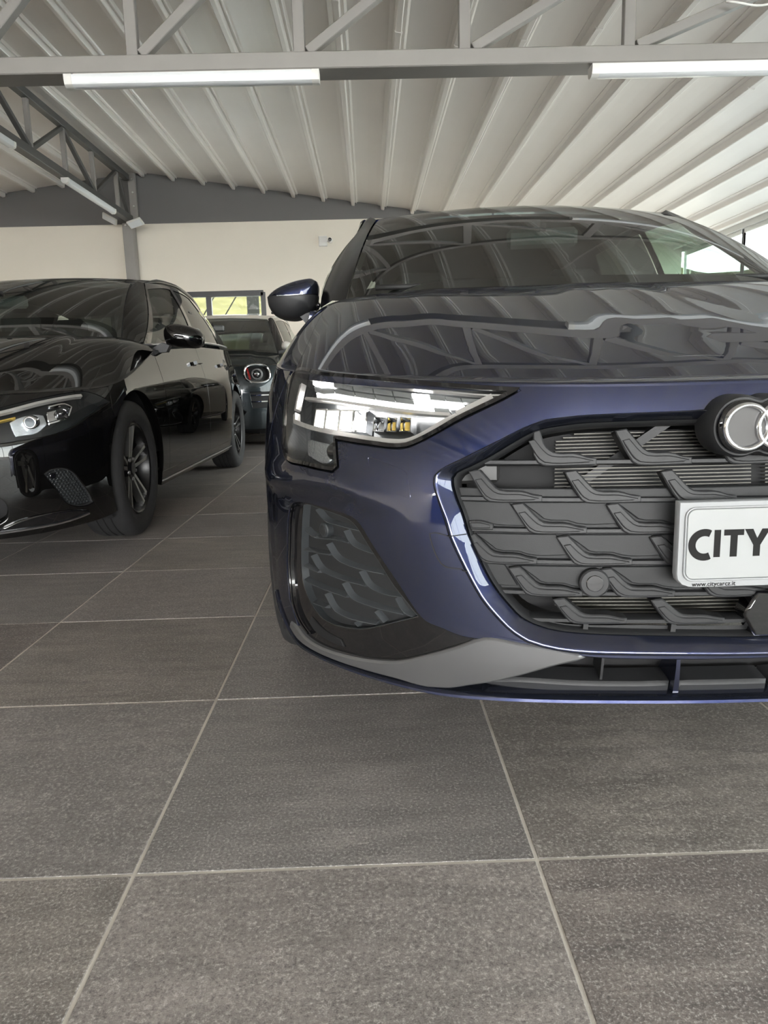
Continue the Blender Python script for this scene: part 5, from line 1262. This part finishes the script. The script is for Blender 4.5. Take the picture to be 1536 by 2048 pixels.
panel('grille_back', MERC, full(GRL), M['dark'], car2, step=.06, off=-.05, rim=0)
sweep('grille_blade', MERC, [(-.39, .53), (0, .53), (.39, .53)], [(-.014, -.01), (-.012, .006), (.012, .006), (.014, -.01)], M['gloss'], car2, off=-.01, step=.05)
flat_sharp(MB().lathe([(.001, -.004), (.06, -.002), (.075, .004), (.078, .012)], 'y', (0, -.012, .53), 40).build('emblem_disc', M['gloss'], car2, True), 40)
for s in (-1, 1):
    panel('fog_inset', MERC, sgn(FOG, s), M['satin2'], car2, step=.03, off=-.022, rim=0)
    fi = car2.children[-1]
    # honeycomb: small raised cells
    n = 0; hexm = None; fo = panel('fog_frame', MERC, sgn(FOG, s), M['satin'], car2, holes=[sgn([tuple(np.array([.868, .315]) + (np.array(p) - [.868, .315]) * .93) for p in FOG], s)], step=.03, bstep=.012, off=-.004, rim=.02)
    poly = np.array(FOG); cell = MB()
    for j in range(16):
        for i in range(16):
            u = .76 + i * .0155 + (.0077 if j % 2 else 0); z = .236 + j * .0112
            if inside(np.array([[u, z]]), (poly - [.868, .315]) * .93 + [.868, .315])[0]:
                h = [(u + .0078 * math.cos(a), z + .0058 * math.sin(a)) for a in np.linspace(PI / 6, 2 * PI + PI / 6, 7)[:-1]]
                p, nn = onsurf(MERC, sgn(h, s), -.009); q, _ = onsurf(MERC, sgn([(u + (a - u) * .62, z + (b - z) * .55) for a, b in h], s), -.010); c_, _ = onsurf(MERC, [(s * u, z)], -.021)
                r_, _ = onsurf(MERC, sgn([(u + (a - u) * .5, z + (b - z) * .45) for a, b in h], s), -.021)
                V = list(p) + list(q) + list(r_); cell.add(V, [(k, (k + 1) % 6, 6 + (k + 1) % 6, 6 + k) for k in range(6)] + [(6 + k, 6 + (k + 1) % 6, 12 + (k + 1) % 6, 12 + k) for k in range(6)])
    tag(cell.build('honeycomb_mesh', M['fingrey'], fo), kind='stuff')
    panel('parking_sensor', MERC, [(s * .80 + .010 * math.cos(a), .372 + .010 * math.sin(a)) for a in np.linspace(0, 2 * PI, 17)[:-1]], M['gloss'], fo, step=.02, bstep=.02, off=-.004, rim=.01, sharp=90)
    lp = [(.585, .188), (.656, .213), (.769, .226), (.86, .222), (.93, .2085), (.925, .204), (.803, .190), (.60, .176)]
    panel('splitter_insert', MERC, sgn(lp, s), M['gloss'], b2, step=.03, off=.010, rim=.02, ch=.004)
    sweep('splitter_edge', MERC, sgn([(0, .176), (.3, .177), (.585, .180), (.70, .183), (.803, .187), (.925, .203)], s), [(-.004, -.005), (-.003, .006), (.003, .006), (.004, -.005)], M['alu'], b2, off=.012, step=.03)
    # headlight
    L2 = np.array(sgn(shrink(HL2, .003), s)); hl = panel('headlight', MERC, L2, M['lens'], car2, raw=True, step=.04, off=.001, rim=0); tag(hl, 'unlit headlight with clear lens and chrome strip')
    rows = [onsurf(MERC, L2, o)[0] for o in (-.001, -.02, -.06)]; strip('lamp_wall', rows, M['lampdark'], hl, closed=True, deg=50)
    panel('lamp_back', MERC, L2, M['lampdark'], hl, raw=True, step=.05, off=-.06, rim=0)
    ch = lambda path, w, m, off=-.012, nm='lamp_strip': sweep(nm, MERC, sgn(path, s), [(-w, -.012), (-w * .6, .002), (w * .6, .002), (w, -.012)], M[m], hl, off=off, step=.015)
    ch([(.45, .602), (.623, .628), (.766, .660), (.917, .6785), (.965, .680)], .009, 'lampframe')
    ch([(.47, .575), (.62, .602), (.68, .615)], .004, 'amber', -.03)
    ch([(.80, .642), (.874, .650), (.905, .637), (.884, .592), (.805, .576)], .0045, 'chrome', -.014)
    ch([(.46, .545), (.52, .52), (.62, .518)], .005, 'lampframe')
    PJ = [(.664, .596), (.685, .61), (.75, .625), (.788, .619), (.803, .58), (.762, .549), (.683, .542), (.674, .566)]
    panel('reflector', MERC, sgn(PJ, s), M['sparkle'], hl, step=.02, off=-.035, rim=.012, ch=.003)
    panel('inner_reflector', MERC, sgn([(.806, .632), (.87, .640), (.89, .632), (.872, .600), (.812, .590)], s), M['reflector'], hl, step=.02, off=-.035, rim=.01, ch=.003)
    b = MB().lathe([(.001, -.014), (.014, -.012), (.020, 0), (.020, .02)], 'y', (0, 0, 0), 18).build('projector', M['gloss'], hl, True); b.location = onsurf(MERC, [(s * .858, .618)], -.026)[0][0]
    b = MB().lathe([(.018, -.010), (.024, -.012), (.027, 0), (.027, .02)], 'y', (0, 0, 0), 20).build('projector_ring', M['chrome'], hl, True); b.location = onsurf(MERC, [(s * .735, .588)], -.022)[0][0]

# ---------------------------------------------------------------- the grey compact SUV
car3 = empty('compact_suv', (-1.77, 7.6, 0)); tag(car3, 'dark grey compact SUV with white roof by the back wall', 'car')
mo = [(.79, 1.09), (.80, 1.135), (.83, 1.15), (.87, 1.145), (.905, 1.12), (.91, 1.085), (.885, 1.055), (.83, 1.05), (.80, 1.06)]
NC = dict(shell=MINI, bonnet=MINI_HOOD, m_paint=M['greyp'], m_roof=M['whitep'], m_pillar=M['gloss'], m_frame=M['gloss'], m_belt=M['chrome'], m_roofrail=M['whitep'], m_ws=M['glass'], m_side=M['sideglass'], m_rside=M['sideglass'], m_sill=M['satin'],
    y_f=1.25, y_d=2.25, y_q=3.05, axle=.82, wb=2.67, R=.335, arch=.375, sill=.32, half=.905, tyre_out=.89, tw=.225, rim=.225, wstyle='single', m_rim=M['rimface'],
    joint=[(1.06, .868), (1.06, .75), (1.065, .66), (1.09, .60)], handle_z=.93, belt_top=lambda u: np.interp(u, [1.8, 3.2, 5], [.985, 1.02, 1.02]),
    ws_u=1.5, hdr=(.60, 1.44, .05, 1.455, .02), cowl_y=.92, cowl_z=1.03, hdr_y=1.44, in_w=.70, mir=(.0, 1.20, 1.32), wheel_side=-1,
    rail_s=pchip([1.4, 1.8, 2.4, 3.0, 3.6, 4.0], [.645, .66, .67, .66, .63, .60]), rail_z=pchip([1.4, 1.7, 2.2, 2.8, 3.4, 4.0], [1.425, 1.47, 1.505, 1.51, 1.48, 1.42]),
    belt_s=pchip([1.0, 1.5, 2.0, 3.0, 3.8, 4.2], [.79, .835, .85, .85, .82, .76]), belt_z=pchip([1.0, 1.6, 2.6, 3.3, 4.2], [.995, 1.005, 1.03, 1.05, 1.08]),
    roof_end=3.85, crown=.03, apil=(1.2, 1.52), glass_y=(1.32, 3.75), glass_top_y=3.55, b_pillar=2.28, side_end=(4.05, 3.85), tail=(4.22, 1.03, .68), ws_bulge=.025,
    mirror_fn=lofted_mirror(mo, 1.08, M['whitep'], M['satin'], None, [(.86, 1.07), (.86, 1.03), (.76, 1.01), (.76, 1.04)]))
body_sides(car3, NC); greenhouse(car3, NC); interior(car3, NC)
HS3 = [(0, 1.02), (.15, 1.06), (.35, 1.15), (.6, 1.28), (.8, 1.4), (.97, 1.5)]
hf3 = [(u, .0) for u in np.linspace(-1.02, 1.02, 25)] + [(u, t) for t, u in HS3[1:]] + [(u, .985) for u in np.linspace(1.45, -1.45, 11)] + [(-u, t) for t, u in HS3[:0:-1]]
panel('bonnet', MINI_HOOD, hf3, M['greyp'], car3, step=.05, bstep=.035, rim=.012, ch=.003)
panel('cowl_trim', MINI_HOOD, [(-1.5, .975), (0, .975), (1.5, .975), (1.5, 1.05), (0, 1.05), (-1.5, 1.05)], M['satin'], car3, step=.1, off=-.012, rim=0)
ucn = MINI.u_at(.82)
sell = lambda cu, cz, a, b, n=28, e=2.6: [(cu + a * np.sign(math.cos(t)) * abs(math.cos(t))**(2 / e), cz + b * np.sign(math.sin(t)) * abs(math.sin(t))**(2 / e)) for t in np.linspace(0, 2 * PI, n + 1)[:-1]]
H3 = sell(.655, .785, .145, .098)
G3 = [(0, .80), (.36, .80), (.42, .76), (.44, .70), (.40, .60), (.30, .56), (0, .56)]
L3 = [(0, .44), (.45, .44), (.52, .40), (.46, .32), (0, .31)]
V3 = [(.56, .600), (.80, .600), (.82, .44), (.58, .43)]
rt3 = [(0, .853), (.4, .855), (.8, .861), (1.0, .864), (1.055, .866)] + [(p[0] - .0025, p[1]) for p in NC['joint'][1:]] + arc(ucn, .335, .375, 180 - 45, 180 + 15, 8) + [(1.0, .23), (.7, .22), (.4, .22), (0, .22)]
panel('front_bumper', MINI, full(rt3), M['greyp'], car3, holes=[H3, mir(H3), full(G3), full(L3), V3, mir(V3)], step=.05, bstep=.025, rim=.015)
for P, nm in ((full(G3), 'grille_back'), (full(L3), 'lower_intake')): panel(nm, MINI, P, M['dark'], car3, step=.08, off=-.04, rim=0)
for z in (.60, .65, .70, .75): sweep('grille_bar', MINI, [(-.38, z), (0, z), (.38, z)], [(-.006, -.01), (-.004, .004), (.004, .004), (.006, -.01)], M['chrome'], car3, off=-.02, step=.08)
sweep('grille_surround', MINI, full(G3), [(-.012, -.01), (-.008, .008), (.008, .008), (.012, -.01)], M['chrome'], car3, closed=True, off=0, step=.04)
for s in (-1, 1):
    ft = [(u + .004, t) for t, u in HS3] + [(1.6, .99), (1.92, .99), (1.94, .5), (1.94, 0.0)] + [(u, .0) for u in np.linspace(1.88, 1.08, 10)]
    panel('fender_top', MINI_HOOD, sgn(ft, s), M['greyp'], car3, step=.06, rim=.01)
    hl = panel('headlight', MINI, sgn(sell(.655, .785, .132, .086), s), M['lens'], car3, step=.04, off=.006, rim=0); tag(hl, 'rounded headlight with chrome surround')
    sweep('chrome_surround', MINI, sgn(sell(.655, .785, .138, .092), s), [(-.012, -.01), (-.010, .006), (-.002, .012), (.008, .008), (.010, -.01)], M['chrome'], hl, closed=True, off=0, step=.03, sharp=80)
    panel('lamp_back', MINI, sgn(H3, s), M['lampdark'], hl, step=.06, off=-.05, rim=0)
    b = MB().lathe([(.042, -.010), (.050, -.014), (.058, -.008), (.060, .02)], 'y', (0, 0, 0), 28).build('light_ring', M['drl_off'], hl, True); b.location = onsurf(MINI, [(s * .655, .785)], -.02)[0][0]
    b = MB().lathe([(.001, -.016), (.022, -.012), (.030, 0), (.030, .03)], 'y', (0, 0, 0), 20).build('projector', M['reflector'], hl, True); b.location = onsurf(MINI, [(s * .655, .785)], -.02)[0][0]
    panel('indicator', MINI, sgn([(.545, .84), (.560, .85), (.585, .73), (.565, .73)], s), M['redlens'], hl, step=.05, off=-.01, rim=.01)
    panel('vent_back', MINI, sgn(V3, s), M['dark'], car3, step=.08, off=-.03, rim=0)
    for z in (.565, .500): sweep('vent_bar', MINI, sgn([(.57, z), (.70, z), (.80, z)], s), [(-.008, -.01), (-.006, .004), (.006, .004), (.008, -.01)], M['chrome'], car3, off=-.004, step=.05)
    rb = MB().tube([onsurf(lambda y, t: np.stack([s * (NC['rail_s'](y) - .03), y, NC['rail_z'](y) + .05 + 0 * t], -1), [(y, 0)])[0][0] for y in np.linspace(1.7, 3.6, 12)], .014, 8).build('roof_bar', M['satin'], car3, True)
# a second dark car stands behind the blue one; its reflection darkens the doors of the black hatchback
def copy_tree(o, parent=None):
    c = o.copy(); COL.objects.link(c); c.parent = parent
    for ch in list(o.children): copy_tree(ch, c)
    return c
car4 = copy_tree(car2); car4.location = (.82, 8.30, 0)
car4['label'] = 'second black hatchback, hidden behind the blue car and mirrored in door panels'
